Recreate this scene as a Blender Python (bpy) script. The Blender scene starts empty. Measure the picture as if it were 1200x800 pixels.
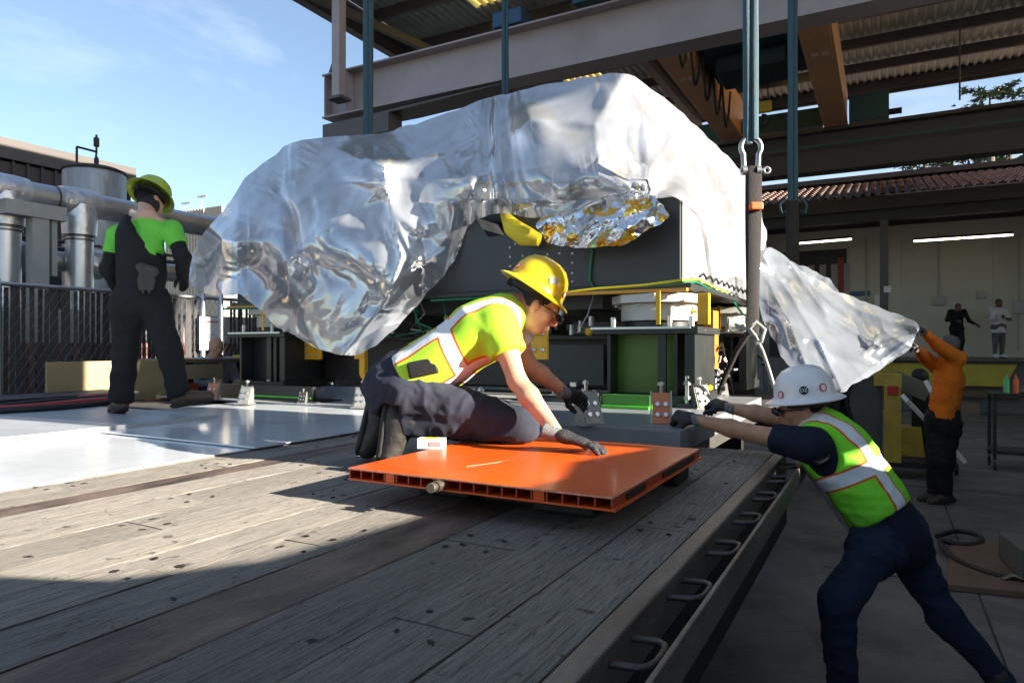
import bpy, bmesh, math, random
import numpy as np
from mathutils import Vector, Matrix, Quaternion
random.seed(7); np.random.seed(7)
R = math.radians
SC = bpy.context.scene
COL = SC.collection
# ------------------------------------------------------------------ camera, sky, sun, exposure
YAW = R(28.6)
CAMZ = 1.65
cam_data = bpy.data.cameras.new('camera'); cam = bpy.data.objects.new('camera', cam_data); COL.objects.link(cam)
cam.location = (0, 0, CAMZ); cam.rotation_euler = (R(90), 0, YAW)
cam_data.lens = 24; cam_data.sensor_width = 36; cam_data.shift_y = 5/1200; cam_data.clip_end = 3000; cam_data.clip_start = .05
SC.camera = cam
SUN_TRAVEL = Vector((-1.0, -.07, -.335)).normalized()
sun_az = math.atan2(-SUN_TRAVEL.x, -SUN_TRAVEL.y); sun_el = math.asin(-SUN_TRAVEL.z)
w = bpy.data.worlds.new('World'); SC.world = w; w.use_nodes = True
nt = w.node_tree; nt.nodes.clear()
o_ = nt.nodes.new('ShaderNodeOutputWorld'); bg = nt.nodes.new('ShaderNodeBackground'); sky = nt.nodes.new('ShaderNodeTexSky')
sky.sky_type = 'NISHITA'; sky.sun_disc = False; sky.sun_elevation = sun_el; sky.sun_rotation = sun_az
sky.air_density = 1.0; sky.dust_density = .6; sky.ozone_density = 2.0
bg.inputs[1].default_value = .058
tc = nt.nodes.new('ShaderNodeTexCoord'); mp = nt.nodes.new('ShaderNodeMapping'); mp.inputs['Scale'].default_value = (1.0, 1.0, 3.2)
mp.inputs['Location'].default_value = (3.1, .4, 1.2)
nz = nt.nodes.new('ShaderNodeTexNoise'); nz.inputs['Scale'].default_value = 1.7; nz.inputs['Detail'].default_value = 9; nz.inputs['Roughness'].default_value = .6; nz.inputs['Distortion'].default_value = .5
rp = nt.nodes.new('ShaderNodeValToRGB'); rp.color_ramp.elements[0].position = .56; rp.color_ramp.elements[0].color = (.04,.04,.04,1); rp.color_ramp.elements[1].position = .80; rp.color_ramp.elements[1].color = (.28,.28,.28,1)
mx = nt.nodes.new('ShaderNodeMix'); mx.data_type = 'RGBA'; mx.inputs['B'].default_value = (8.0, 8.3, 8.8, 1)
L_ = nt.links.new
L_(tc.outputs['Generated'], mp.inputs[0]); L_(mp.outputs[0], nz.inputs['Vector']); L_(nz.outputs['Fac'], rp.inputs[0])
L_(rp.outputs[0], mx.inputs['Factor']); L_(sky.outputs[0], mx.inputs['A']); L_(mx.outputs['Result'], bg.inputs[0]); L_(bg.outputs[0], o_.inputs[0])
sd = bpy.data.lights.new('sun', 'SUN'); sd.energy = 5.0; sd.angle = R(.5); sd.color = (1.0, .93, .82)
sun = bpy.data.objects.new('sun', sd); COL.objects.link(sun); sun.location = (20, 2, 10)
sun.rotation_euler = SUN_TRAVEL.to_track_quat('-Z', 'Y').to_euler()
SC.view_settings.view_transform = 'Standard'; SC.view_settings.look = 'None'; SC.view_settings.gamma = 1.0
SC.view_settings.exposure = 2.05
SC.render.engine = 'CYCLES'
SC.cycles.max_bounces = 8; SC.cycles.transparent_max_bounces = 12; SC.cycles.diffuse_bounces = 3; SC.cycles.glossy_bounces = 3; SC.cycles.transmission_bounces = 5
SC.cycles.use_denoising = True; SC.cycles.caustics_reflective = False; SC.cycles.caustics_refractive = False

# ------------------------------------------------------------------ measuring helpers (photograph pixel + distance -> place)
CA, SA = math.cos(YAW), math.sin(YAW)
def W(px, py, d):
    l = (px-600)/800*d
    return Vector((-SA*d + CA*l, CA*d + SA*l, CAMZ + (405-py)/800*d))
def WZ(px, py, z): return W(px, py, (CAMZ-z)*800/(py-405))
def WY(px, py, Y): return W(px, py, Y/(CA + SA*(px-600)/800))
def WX(px, py, X): return W(px, py, X/(-SA + CA*(px-600)/800))
FWD = Vector((-SA, CA, 0)); RGT = Vector((CA, SA, 0)); UP = Vector((0, 0, 1))
DZ = 1.10   # deck height

# ------------------------------------------------------------------ materials
MATS = {}
def mat(name, col, rough=.6, metal=0, var=.15, scale=4, bump=.0, bscale=40, stretch=(1,1,1), col2=None, thr=(.3,.7), coat=0, rand=0, rvar=.12, emit=None, spec=.5, dirt=0, dirtcol=(.05,.04,.03), dscale=2.0, space='P'):
    if name in MATS: return MATS[name]
    m = bpy.data.materials.new(name); m.use_nodes = True; t = m.node_tree; N = t.nodes; l = t.links.new
    b = N['Principled BSDF']; b.inputs['Metallic'].default_value = metal; b.inputs['Specular IOR Level'].default_value = spec
    if coat: b.inputs['Coat Weight'].default_value = coat; b.inputs['Coat Roughness'].default_value = .12
    if space == 'P':
        g = N.new('ShaderNodeNewGeometry'); src = g.outputs['Position']
    else:
        g = N.new('ShaderNodeTexCoord'); src = g.outputs['Object']
    mp = N.new('ShaderNodeMapping'); mp.inputs['Scale'].default_value = stretch; l(src, mp.inputs[0])
    if rand:
        oi = N.new('ShaderNodeObjectInfo'); mul = N.new('ShaderNodeMath'); mul.operation = 'MULTIPLY'; mul.inputs[1].default_value = 37
        l(oi.outputs['Random'], mul.inputs[0]); l(mul.outputs[0], mp.inputs['Location'])
    n1 = N.new('ShaderNodeTexNoise'); n1.inputs['Scale'].default_value = scale; n1.inputs['Detail'].default_value = 8; n1.inputs['Roughness'].default_value = .62; l(mp.outputs[0], n1.inputs['Vector'])
    mr = N.new('ShaderNodeMapRange'); mr.inputs['From Min'].default_value = thr[0]; mr.inputs['From Max'].default_value = thr[1]; l(n1.outputs['Fac'], mr.inputs['Value'])
    c = N.new('ShaderNodeMix'); c.data_type = 'RGBA'
    a = tuple(max(0, x*(1-var)) for x in col); bb = tuple(min(1, x*(1+var)) for x in (col2 or col))
    c.inputs['A'].default_value = (*a, 1); c.inputs['B'].default_value = (*bb, 1); l(mr.outputs[0], c.inputs['Factor'])
    out = c.outputs['Result']
    if rand:
        hs = N.new('ShaderNodeHueSaturation'); vr = N.new('ShaderNodeMapRange'); vr.inputs['To Min'].default_value = 1-rand; vr.inputs['To Max'].default_value = 1+rand
        l(oi.outputs['Random'], vr.inputs['Value']); l(vr.outputs[0], hs.inputs['Value']); l(out, hs.inputs['Color']); out = hs.outputs[0]
    if dirt:
        n3 = N.new('ShaderNodeTexNoise'); n3.inputs['Scale'].default_value = dscale; n3.inputs['Detail'].default_value = 10; n3.inputs['Roughness'].default_value = .7; l(mp.outputs[0], n3.inputs['Vector'])
        dr = N.new('ShaderNodeMapRange'); dr.inputs['From Min'].default_value = .5; dr.inputs['From Max'].default_value = .72; dr.inputs['To Max'].default_value = dirt; l(n3.outputs['Fac'], dr.inputs['Value'])
        d = N.new('ShaderNodeMix'); d.data_type = 'RGBA'; d.inputs['B'].default_value = (*dirtcol, 1); l(dr.outputs[0], d.inputs['Factor']); l(out, d.inputs['A']); out = d.outputs['Result']
    l(out, b.inputs['Base Color'])
    rr = N.new('ShaderNodeMapRange'); rr.inputs['To Min'].default_value = max(.02, rough-rvar); rr.inputs['To Max'].default_value = min(1, rough+rvar); l(n1.outputs['Fac'], rr.inputs['Value']); l(rr.outputs[0], b.inputs['Roughness'])
    if bump:
        n2 = N.new('ShaderNodeTexNoise'); n2.inputs['Scale'].default_value = bscale; n2.inputs['Detail'].default_value = 5; l(mp.outputs[0], n2.inputs['Vector'])
        bp = N.new('ShaderNodeBump'); bp.inputs['Strength'].default_value = bump; bp.inputs['Distance'].default_value = .01; l(n2.outputs['Fac'], bp.inputs['Height']); l(bp.outputs[0], b.inputs['Normal'])
    if emit:
        b.inputs['Emission Color'].default_value = (*emit[0], 1); b.inputs['Emission Strength'].default_value = emit[1]
    MATS[name] = m
    return m

def plank_mat():
    m = bpy.data.materials.new('weathered_plank'); m.use_nodes = True; t = m.node_tree; N = t.nodes; l = t.links.new; b = N['Principled BSDF']
    g = N.new('ShaderNodeNewGeometry'); oi = N.new('ShaderNodeObjectInfo')
    off = N.new('ShaderNodeVectorMath'); off.operation = 'MULTIPLY_ADD'; off.inputs[1].default_value = (3.1, 17.3, 5.7)
    cb = N.new('ShaderNodeCombineXYZ'); [l(oi.outputs['Random'], cb.inputs[i]) for i in range(3)]
    l(cb.outputs[0], off.inputs[0]); l(g.outputs['Position'], off.inputs[2])
    def mapn(sx, sy, sc, det=8, ro=.65, dist=0):
        mp = N.new('ShaderNodeMapping'); mp.inputs['Scale'].default_value = (sx, sy, sx); l(off.outputs[0], mp.inputs[0])
        n = N.new('ShaderNodeTexNoise'); n.inputs['Scale'].default_value = sc; n.inputs['Detail'].default_value = det; n.inputs['Roughness'].default_value = ro; n.inputs['Distortion'].default_value = dist
        l(mp.outputs[0], n.inputs['Vector']); return n.outputs['Fac']
    def rng(v, a, b_, c=0, d=1):
        r = N.new('ShaderNodeMapRange'); r.inputs['From Min'].default_value = a; r.inputs['From Max'].default_value = b_; r.inputs['To Min'].default_value = c; r.inputs['To Max'].default_value = d; l(v, r.inputs['Value']); return r.outputs[0]
    def mixc(f, A, B):
        x = N.new('ShaderNodeMix'); x.data_type = 'RGBA'
        l(f, x.inputs['Factor'])
        for k, v in (('A', A), ('B', B)):
            if isinstance(v, tuple): x.inputs[k].default_value = (*v, 1)
            else: l(v, x.inputs[k])
        return x.outputs['Result']
    grain = mapn(22, 1.0, 5, 10, .75, .8); fine = mapn(90, 2.5, 3, 5, .7, .3); patch = mapn(1, .6, 2.2, 8, .6); spots = mapn(1, 1, 17, 4, .5); crack = mapn(16, .55, 3.2, 3, .5, 1.5)
    c = mixc(rng(grain, .3, .7), (.18,.158,.13), (.46,.405,.335))
    c = mixc(rng(patch, .38, .66), c, (.29,.255,.21))
    c = mixc(rng(fine, .50, .66, 0, .8), c, (.085,.07,.055))
    c = mixc(rng(spots, .66, .70, 0, .8), c, (.06,.05,.04))
    d_ = N.new('ShaderNodeMath'); d_.operation = 'SUBTRACT'; d_.inputs[1].default_value = .5; l(crack, d_.inputs[0])
    a_ = N.new('ShaderNodeMath'); a_.operation = 'ABSOLUTE'; l(d_.outputs[0], a_.inputs[0])
    ck = rng(a_.outputs[0], .0, .011, 1, 0)
    gate = rng(mapn(1.3, .8, 2.0), .44, .50)
    m2 = N.new('ShaderNodeMath'); m2.operation = 'MULTIPLY'; l(ck, m2.inputs[0]); l(gate, m2.inputs[1])
    c = mixc(m2.outputs[0], c, (.03,.025,.02))
    hs = N.new('ShaderNodeHueSaturation'); l(rng(oi.outputs['Random'], 0, 1, .82, 1.15), hs.inputs['Value']); l(c, hs.inputs['Color']); l(hs.outputs[0], b.inputs['Base Color'])
    b.inputs['Roughness'].default_value = .72
    h = N.new('ShaderNodeMath'); h.operation = 'SUBTRACT'; l(grain, h.inputs[0]); l(m2.outputs[0], h.inputs[1])
    h2 = N.new('ShaderNodeMath'); h2.operation = 'ADD'; l(h.outputs[0], h2.inputs[0]); l(fine, h2.inputs[1])
    bp = N.new('ShaderNodeBump'); bp.inputs['Strength'].default_value = 1.0; bp.inputs['Distance'].default_value = .010; l(h2.outputs[0], bp.inputs['Height']); l(bp.outputs[0], b.inputs['Normal'])
    MATS['plank'] = m; return m

# ------------------------------------------------------------------ objects
def tag(o, label=None, cat=None, group=None, kind=None):
    if label: o['label'] = label
    if cat: o['category'] = cat
    if group: o['group'] = group
    if kind: o['kind'] = kind
    return o
def wloc(o):
    v = Vector((0, 0, 0))
    while o is not None: v += o.location; o = o.parent
    return v
def thing(name, label, cat, loc=(0, 0, 0), group=None):
    o = bpy.data.objects.new(name, None); COL.objects.link(o); o.location = loc; o.empty_display_size = .1
    return tag(o, label, cat, group)
def inst(mesh, name, parent=None, loc=(0, 0, 0), rot=(0, 0, 0), scale=(1, 1, 1), world=True):
    o = bpy.data.objects.new(name, mesh); COL.objects.link(o); o.parent = parent
    o.location = Vector(loc) - (wloc(parent) if (parent and world) else Vector((0, 0, 0))); o.rotation_euler = rot; o.scale = scale
    return o
def copy_tree(o, dloc=(0,0,0), label=None, parent=None):
    c = o.copy(); COL.objects.link(c); c.parent = parent
    c.location = o.location + Vector(dloc)
    if label: c['label'] = label
    for ch in list(o.children): copy_tree(ch, (0,0,0), None, c)
    return c
class MB:
    def __init__(s): s.v = []; s.f = []; s.m = []; s.mats = []
    def _mi(s, m):
        if m is None: return 0
        if m not in s.mats: s.mats.append(m)
        return s.mats.index(m)
    def add(s, vs, fs, m=None):
        n = len(s.v); s.v += [tuple(v) for v in vs]; s.f += [tuple(i+n for i in f) for f in fs]; s.m += [s._mi(m)]*len(fs); return s
    def box(s, c, size, rot=None, m=None):
        hx, hy, hz = (x/2 for x in size); c = Vector(c)
        vs = [Vector((x, y, z)) for x in (-hx, hx) for y in (-hy, hy) for z in (-hz, hz)]
        if rot is not None:
            M = rot if isinstance(rot, Matrix) else Matrix.Rotation(rot, 3, 'Z'); vs = [M @ v for v in vs]
        return s.add([v+c for v in vs], [(0,1,3,2),(4,6,7,5),(0,4,5,1),(2,3,7,6),(0,2,6,4),(1,5,7,3)], m)
    def bx(s, x0, x1, y0, y1, z0, z1, m=None): return s.box(((x0+x1)/2, (y0+y1)/2, (z0+z1)/2), (abs(x1-x0), abs(y1-y0), abs(z1-z0)), None, m)
    def beam(s, a, b, wd, ht, m=None, up=(0, 0, 1)):
        a, b = Vector(a), Vector(b); z = (b-a).normalized(); u = Vector(up)
        if abs(z.dot(u)) > .98: u = Vector((0, 1, 0))
        x = z.cross(u).normalized(); y = x.cross(z)
        M = Matrix((x, z, y)).transposed(); return s.box((a+b)/2, (wd, (b-a).length, ht), M, m)
    def tube(s, pts, r, n=8, m=None, caps=True, flat=None):
        pts = [Vector(p) for p in pts]; rs = r if isinstance(r, (list, tuple)) else [r]*len(pts)
        k = len(s.v); ref = None
        for i, p in enumerate(pts):
            t = (pts[min(i+1, len(pts)-1)] - pts[max(i-1, 0)]).normalized()
            if ref is None:
                ref = t.cross(Vector((0, 0, 1)) if abs(t.z) < .9 else Vector((0, 1, 0))).normalized()
            else: ref = (ref - t*ref.dot(t)).normalized()
            q = t.cross(ref)
            for j in range(n):
                a = 2*math.pi*j/n; s.v.append(tuple(p + ref*rs[i]*math.cos(a) + q*rs[i]*math.sin(a)*(flat or 1)))
        mi = s._mi(m)
        for i in range(len(pts)-1):
            for j in range(n):
                s.f.append((k+i*n+j, k+i*n+(j+1) % n, k+(i+1)*n+(j+1) % n, k+(i+1)*n+j)); s.m.append(mi)
        if caps:
            s.f.append(tuple(k+j for j in range(n))[::-1]); s.m.append(mi)
            s.f.append(tuple(k+(len(pts)-1)*n+j for j in range(n))); s.m.append(mi)
        return s
    def cyl(s, a, b, r, n=16, m=None, r2=None): return s.tube([a, b], [r, r if r2 is None else r2], n, m)
    def lathe(s, prof, c=(0,0,0), M=None, n=24, m=None, close=False):
        k = len(s.v); c = Vector(c); M = M or Matrix.Identity(3); mi = s._mi(m)
        for r, z in prof:
            for j in range(n):
                a = 2*math.pi*j/n; s.v.append(tuple(c + M @ Vector((r*math.cos(a), r*math.sin(a), z))))
        for i in range(len(prof)-1):
            for j in range(n):
                s.f.append((k+i*n+j, k+i*n+(j+1) % n, k+(i+1)*n+(j+1) % n, k+(i+1)*n+j)); s.m.append(mi)
        s.f.append(tuple(k+j for j in range(n))[::-1]); s.m.append(mi)
        s.f.append(tuple(k+(len(prof)-1)*n+j for j in range(n))); s.m.append(mi)
        return s
    def prism(s, poly, ax, t0, t1, m=None):
        """poly of 2-D points in the plane normal to axis ax ('x','y','z'), extruded t0..t1"""
        def P(u, v, t): return {'x': (t, u, v), 'y': (u, t, v), 'z': (u, v, t)}[ax]
        n = len(poly); vs = [P(u, v, t0) for u, v in poly] + [P(u, v, t1) for u, v in poly]
        fs = [tuple(range(n))[::-1], tuple(range(n, 2*n))] + [(i, (i+1) % n, n+(i+1) % n, n+i) for i in range(n)]
        return s.add(vs, fs, m)
    def mesh(s, name, material=None, smooth=0, off=(0, 0, 0)):
        me = bpy.data.meshes.new(name); off = Vector(off)
        me.from_pydata([tuple(Vector(v)-off) for v in s.v], [], s.f)
        bm = bmesh.new(); bm.from_mesh(me); bmesh.ops.recalc_face_normals(bm, faces=bm.faces[:]); bm.to_mesh(me); bm.free()
        if s.mats:
            for x in s.mats: me.materials.append(x)
            for p, i in zip(me.polygons, s.m): p.material_index = i
        elif material: me.materials.append(material)
        if smooth:
            me.polygons.foreach_set('use_smooth', [True]*len(me.polygons)); me.set_sharp_from_angle(angle=R(smooth))
        return me
    def build(s, name, material=None, parent=None, smooth=0, bevel=0, kind=None, loc=None):
        base = wloc(parent) if parent else Vector((0, 0, 0)); l0 = Vector(loc) if loc is not None else base
        me = s.mesh(name, material, smooth, l0)
        o = bpy.data.objects.new(name, me); COL.objects.link(o); o.parent = parent; o.location = l0 - base
        if bevel:
            md = o.modifiers.new('bevel', 'BEVEL'); md.width = bevel; md.segments = 2; md.limit_method = 'ANGLE'; md.angle_limit = R(35)
        if kind: o['kind'] = kind
        return o
def box_mesh(name, sx, sy, sz, material, bevel=0):
    b = MB().box((0, 0, 0), (sx, sy, sz)); me = b.mesh(name, material)
    if bevel:
        bm = bmesh.new(); bm.from_mesh(me); bmesh.ops.bevel(bm, geom=bm.edges[:], offset=bevel, segments=1, affect='EDGES'); bm.to_mesh(me); bm.free()
    return me

# ------------------------------------------------------------------ smooth bodies: signed-distance shapes meshed with surface nets
def hash3(i, j, k):
    n = (i*374761393 + j*668265263 + k*2147483647 + 1013904223) & 0xffffffff
    n = ((n ^ (n >> 13))*1274126177) & 0xffffffff
    return ((n ^ (n >> 16)) & 0xffffff)/float(0xffffff)
def vnoise(P):
    P = np.asarray(P, dtype=np.float64); F = np.floor(P); f = P-F; I = F.astype(np.int64); u = f*f*(3-2*f); r = 0
    for dx in (0, 1):
        for dy in (0, 1):
            for dz in (0, 1):
                wgt = (u[..., 0] if dx else 1-u[..., 0])*(u[..., 1] if dy else 1-u[..., 1])*(u[..., 2] if dz else 1-u[..., 2])
                r = r + wgt*hash3(I[..., 0]+dx, I[..., 1]+dy, I[..., 2]+dz)
    return r
def fbm(P, o=3):
    r = 0; a = .5; P = np.asarray(P)
    for i in range(o): r = r + a*vnoise(P + 13.7*i); P = P*2.03; a *= .5
    return r/(1-.5**o)
def ridge(P, o=2):
    r = 0; a = .6
    for i in range(o): r = r + a*(1-np.abs(2*vnoise(P+7.3*i)-1)); P = P*2.1; a *= .4
    return r
class Body:
    def __init__(s, h=.008): s.p = []; s.h = h; s.cuts = []
    def cone(s, a, b, r1, r2=None, k=.03, ax=None, fl=1.0):
        s.p.append(('c', np.array(a, float), np.array(b, float), r1, r1 if r2 is None else r2, k, None if ax is None else np.array(Vector(ax).normalized()), fl)); return s
    def ell(s, c, rad, M=None, k=.02, sub=False):
        M = np.eye(3) if M is None else np.array(M)
        s.p.append(('s' if sub else 'e', np.array(c, float), np.array(rad, float), M, 0, k, None, 1)); return s
    def cut(s, p, n, rad): s.cuts.append((np.array(p, float), np.array(Vector(n).normalized()), rad)); return s
    def chain(s, pts, rs, k=.03, ax=None, fl=1.0):
        for i in range(len(pts)-1): s.cone(pts[i], pts[i+1], rs[i], rs[i+1], k, ax, fl)
        return s
    def mesh(s, name):
        h = s.h; lo = np.full(3, 1e9); hi = np.full(3, -1e9); bbs = []
        for q in s.p:
            if q[0] == 'c': r = max(q[3], q[4])*max(1, q[7]); a = np.minimum(q[1], q[2])-r; b = np.maximum(q[1], q[2])+r
            else: r = max(q[2]); a = q[1]-r; b = q[1]+r
            mg = q[5]+3*h; bbs.append((a-mg, b+mg)); lo = np.minimum(lo, a-mg); hi = np.maximum(hi, b+mg)
        n = np.ceil((hi-lo)/h).astype(int)+1; V = np.full(n, 9.0, dtype=np.float32)
        xs = [lo[i]+h*np.arange(n[i]) for i in range(3)]
        for q, (a, b) in zip(s.p, bbs):
            i0 = np.maximum(0, np.floor((a-lo)/h).astype(int)); i1 = np.minimum(n, np.ceil((b-lo)/h).astype(int)+1)
            G = np.stack(np.meshgrid(*[xs[i][i0[i]:i1[i]] for i in range(3)], indexing='ij'), -1)
            if q[0] == 'c':
                A, B, r1, r2, k, ax, fl = q[1:]
                P = G-A; D = B-A
                if ax is not None:
                    P = P + ax*((P @ ax)*(1/fl-1))[..., None]; D = D + ax*((D @ ax)*(1/fl-1))
                t = np.clip((P @ D)/max(1e-9, D @ D), 0, 1)
                d = np.linalg.norm(P-t[..., None]*D, axis=-1)-(r1+(r2-r1)*t)
            else:
                P = (G-q[1]) @ q[3]; k = q[5]; rr = q[2]; k0 = np.linalg.norm(P/rr, axis=-1); k1 = np.linalg.norm(P/(rr*rr), axis=-1)
                d = k0*(k0-1)/np.maximum(k1, 1e-6)
            sl = tuple(slice(i0[i], i1[i]) for i in range(3)); v = V[sl]
            if q[0] == 's':
                hh = np.maximum(k-np.abs(v+d), 0)/k; V[sl] = np.maximum(v, -d)+hh*hh*k*.25
            else:
                hh = np.maximum(k-np.abs(v-d), 0)/k; V[sl] = np.minimum(v, d)-hh*hh*k*.25
        for p, nn, rad in s.cuts:
            i0 = np.maximum(0, np.floor((p-rad-lo)/h).astype(int)); i1 = np.minimum(n, np.ceil((p+rad-lo)/h).astype(int)+1)
            G = np.stack(np.meshgrid(*[xs[i][i0[i]:i1[i]] for i in range(3)], indexing='ij'), -1)
            sl = tuple(slice(i0[i], i1[i]) for i in range(3)); v = V[sl]; D = (G-p) @ nn; inside = np.linalg.norm(G-p, axis=-1) < rad
            V[sl] = np.where(inside, np.maximum(v, D), v)
        S = V < 0
        c = sum(S[dx:n[0]-1+dx, dy:n[1]-1+dy, dz:n[2]-1+dz].astype(np.int8) for dx in (0, 1) for dy in (0, 1) for dz in (0, 1))
        act = (c > 0) & (c < 8); idx = np.argwhere(act); ID = np.full(act.shape, -1, dtype=np.int64); ID[act] = np.arange(len(idx))
        acc = np.zeros((len(idx), 3)); cnt = np.zeros(len(idx))
        cor = [(x, y, z) for x in (0, 1) for y in (0, 1) for z in (0, 1)]
        for a in cor:
            for ax in range(3):
                if a[ax] == 0:
                    b = list(a); b[ax] = 1
                    va = V[tuple((idx+np.array(a)).T)]; vb = V[tuple((idx+np.array(b)).T)]; m = (va < 0) != (vb < 0)
                    t = np.where(m, va/np.where(m, va-vb, 1), 0); p = np.array(a)+t[:, None]*(np.array(b)-np.array(a))
                    acc += p*m[:, None]; cnt += m
        verts = lo+h*(idx+acc/np.maximum(cnt, 1)[:, None])
        faces = []
        for ax in range(3):
            o1, o2 = [(1, 2), (2, 0), (0, 1)][ax]
            s0 = [slice(None)]*3; s1 = [slice(None)]*3; s0[ax] = slice(0, -1); s1[ax] = slice(1, None)
            ch = S[tuple(s0)] != S[tuple(s1)]; e = np.argwhere(ch); e = e[(e[:, o1] > 0) & (e[:, o2] > 0) & (e[:, o1] < n[o1]-1) & (e[:, o2] < n[o2]-1)]
            fl = S[tuple(e.T)]
            def cell(d1, d2):
                q = e.copy(); q[:, o1] -= d1; q[:, o2] -= d2; return ID[tuple(q.T)]
            Q = np.stack([cell(1, 1), cell(0, 1), cell(0, 0), cell(1, 0)], 1); Q[~fl] = Q[~fl][:, ::-1]; faces.append(Q)
        F = np.concatenate(faces); F = F[(F >= 0).all(1)]
        me = bpy.data.meshes.new(name); me.vertices.add(len(verts)); me.vertices.foreach_set('co', verts.ravel())
        me.loops.add(len(F)*4); me.loops.foreach_set('vertex_index', F.ravel().astype(np.int32)); me.polygons.add(len(F))
        me.polygons.foreach_set('loop_start', np.arange(0, len(F)*4, 4, dtype=np.int32)); me.polygons.foreach_set('loop_total', np.full(len(F), 4, dtype=np.int32))
        me.update(calc_edges=True); me.validate(); me.polygons.foreach_set('use_smooth', np.ones(len(me.polygons), dtype=bool))
        return me
    def build(s, name, material, parent, relax=2, folds=0, fscale=14, fdir=None, seed=0, attrs=None, post=None):
        me = s.mesh(name)
        nv = len(me.vertices); co = np.empty(nv*3); me.vertices.foreach_get('co', co); co = co.reshape(-1, 3)
        ed = np.empty(len(me.edges)*2, dtype=np.int64); me.edges.foreach_get('vertices', ed); ed = ed.reshape(-1, 2)
        deg = np.bincount(ed.ravel(), minlength=nv)[:, None]
        for _ in range(relax):
            a = np.zeros_like(co); np.add.at(a, ed[:, 0], co[ed[:, 1]]); np.add.at(a, ed[:, 1], co[ed[:, 0]]); co = co*.5+.5*a/np.maximum(deg, 1)
        me.vertices.foreach_set('co', co.ravel()); me.update()
        if folds:
            nr = np.empty(nv*3); me.vertex_normals.foreach_get('vector', nr); nr = nr.reshape(-1, 3)
            P = co*fscale+seed*3.3
            if fdir is not None:   # folds run along fdir: compress coordinate along it
                f = np.array(Vector(fdir).normalized()); P = P-f*((co @ f)*fscale*.72)[:, None]
            wp = np.stack([vnoise(P*.5+9), vnoise(P*.5+31), vnoise(P*.5+57)], -1)*1.6
            d = ridge(P+wp, 2)-.55+.6*(vnoise(P*.35+3)-.5)+.35*(ridge(P*2.3+wp*1.5+5, 1)-.5)
            co = co+nr*(d*folds)[:, None]; me.vertices.foreach_set('co', co.ravel())
        if attrs:
            for nm, fn in attrs.items():
                at = me.attributes.new(nm, 'FLOAT', 'POINT'); at.data.foreach_set('value', np.asarray(fn(co), dtype=np.float32))
        base = wloc(parent); me.vertices.foreach_set('co', (co-np.array(base)).ravel()); me.update()
        me.materials.append(material)
        o = bpy.data.objects.new(name, me); COL.objects.link(o); o.parent = parent
        return o
# ------------------------------------------------------------------ materials used by the setting
m_conc = mat('concrete_ground', (.16,.155,.15), .8, var=.35, scale=1.9, bump=.6, bscale=50, dirt=.85, dirtcol=(.05,.048,.045), dscale=1.1)
m_plank = plank_mat()
m_rust = mat('rusty_strip', (.10,.06,.042), .62, metal=.4, var=.5, scale=9, col2=(.17,.12,.09), bump=.4, bscale=70, stretch=(1,.4,1), dirt=.6, dirtcol=(.045,.035,.03), dscale=6)
m_steeledge = mat('worn_steel_edge', (.24,.19,.155), .5, metal=.6, var=.4, scale=7, col2=(.20,.18,.16), bump=.3, bscale=50, stretch=(1,.3,1), dirt=.7, dirtcol=(.06,.04,.03), dscale=5)
m_dark = mat('dark_frame_steel', (.022,.02,.019), .6, metal=.3, var=.3, scale=6, bump=.2, dirt=.3, dirtcol=(.05,.035,.025))
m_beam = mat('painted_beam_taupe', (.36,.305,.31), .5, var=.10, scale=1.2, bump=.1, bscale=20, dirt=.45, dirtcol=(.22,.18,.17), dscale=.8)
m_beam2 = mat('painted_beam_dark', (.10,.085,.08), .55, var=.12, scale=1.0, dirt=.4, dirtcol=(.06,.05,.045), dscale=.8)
m_roofmetal = mat('roof_sheet_metal', (.52,.60,.56), .6, metal=0, var=.2, scale=1.5, dirt=.5, dirtcol=(.3,.28,.25), dscale=1)
m_skylight = mat('skylight_sheet', (.8,.7,.4), .4, var=.15, scale=3)
_n = m_skylight.node_tree.nodes; _t = _n.new('ShaderNodeBsdfTranslucent'); _t.inputs[0].default_value = (.95,.8,.42,1); _m = _n.new('ShaderNodeMixShader'); _m.inputs[0].default_value = .85
m_skylight.node_tree.links.new(_n['Principled BSDF'].outputs[0], _m.inputs[1]); m_skylight.node_tree.links.new(_t.outputs[0], _m.inputs[2]); m_skylight.node_tree.links.new(_m.outputs[0], _n['Material Output'].inputs[0])
m_orangegird = mat('orange_girder_paint', (.85,.44,.22), .5, var=.12, scale=1.4, dirt=.5, dirtcol=(.5,.24,.11), dscale=1.2)
m_teal = mat('teal_machine_paint', (.02,.075,.085), .45, var=.2, scale=3)
m_black = mat('black_rubber', (.012,.012,.012), .6, var=.2)
m_white = mat('white_paint', (.78,.78,.76), .5, var=.06)

# ------------------------------------------------------------------ ground
g = MB(); g.add([(-600,-600,0),(600,-600,0),(600,600,0),(-600,600,0)], [(0,1,2,3)])
tag(g.build('ground', m_conc), kind='structure')
sl = []
jr = MB()
for x in (.55, 4.2, 8): jr.bx(x-.006, x+.006, -5, 24, .0, .004)
for y in (2.2, 5.6, 9.3, 13.2, 17): jr.bx(-.4, .544, y-.006, y+.006, .0, .004); jr.bx(.556, 4.194, y-.006, y+.006, .0, .004)
tag(jr.build('ground_joint', mat('joint_tar', (.03,.03,.03), .8)), kind='structure')

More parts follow.
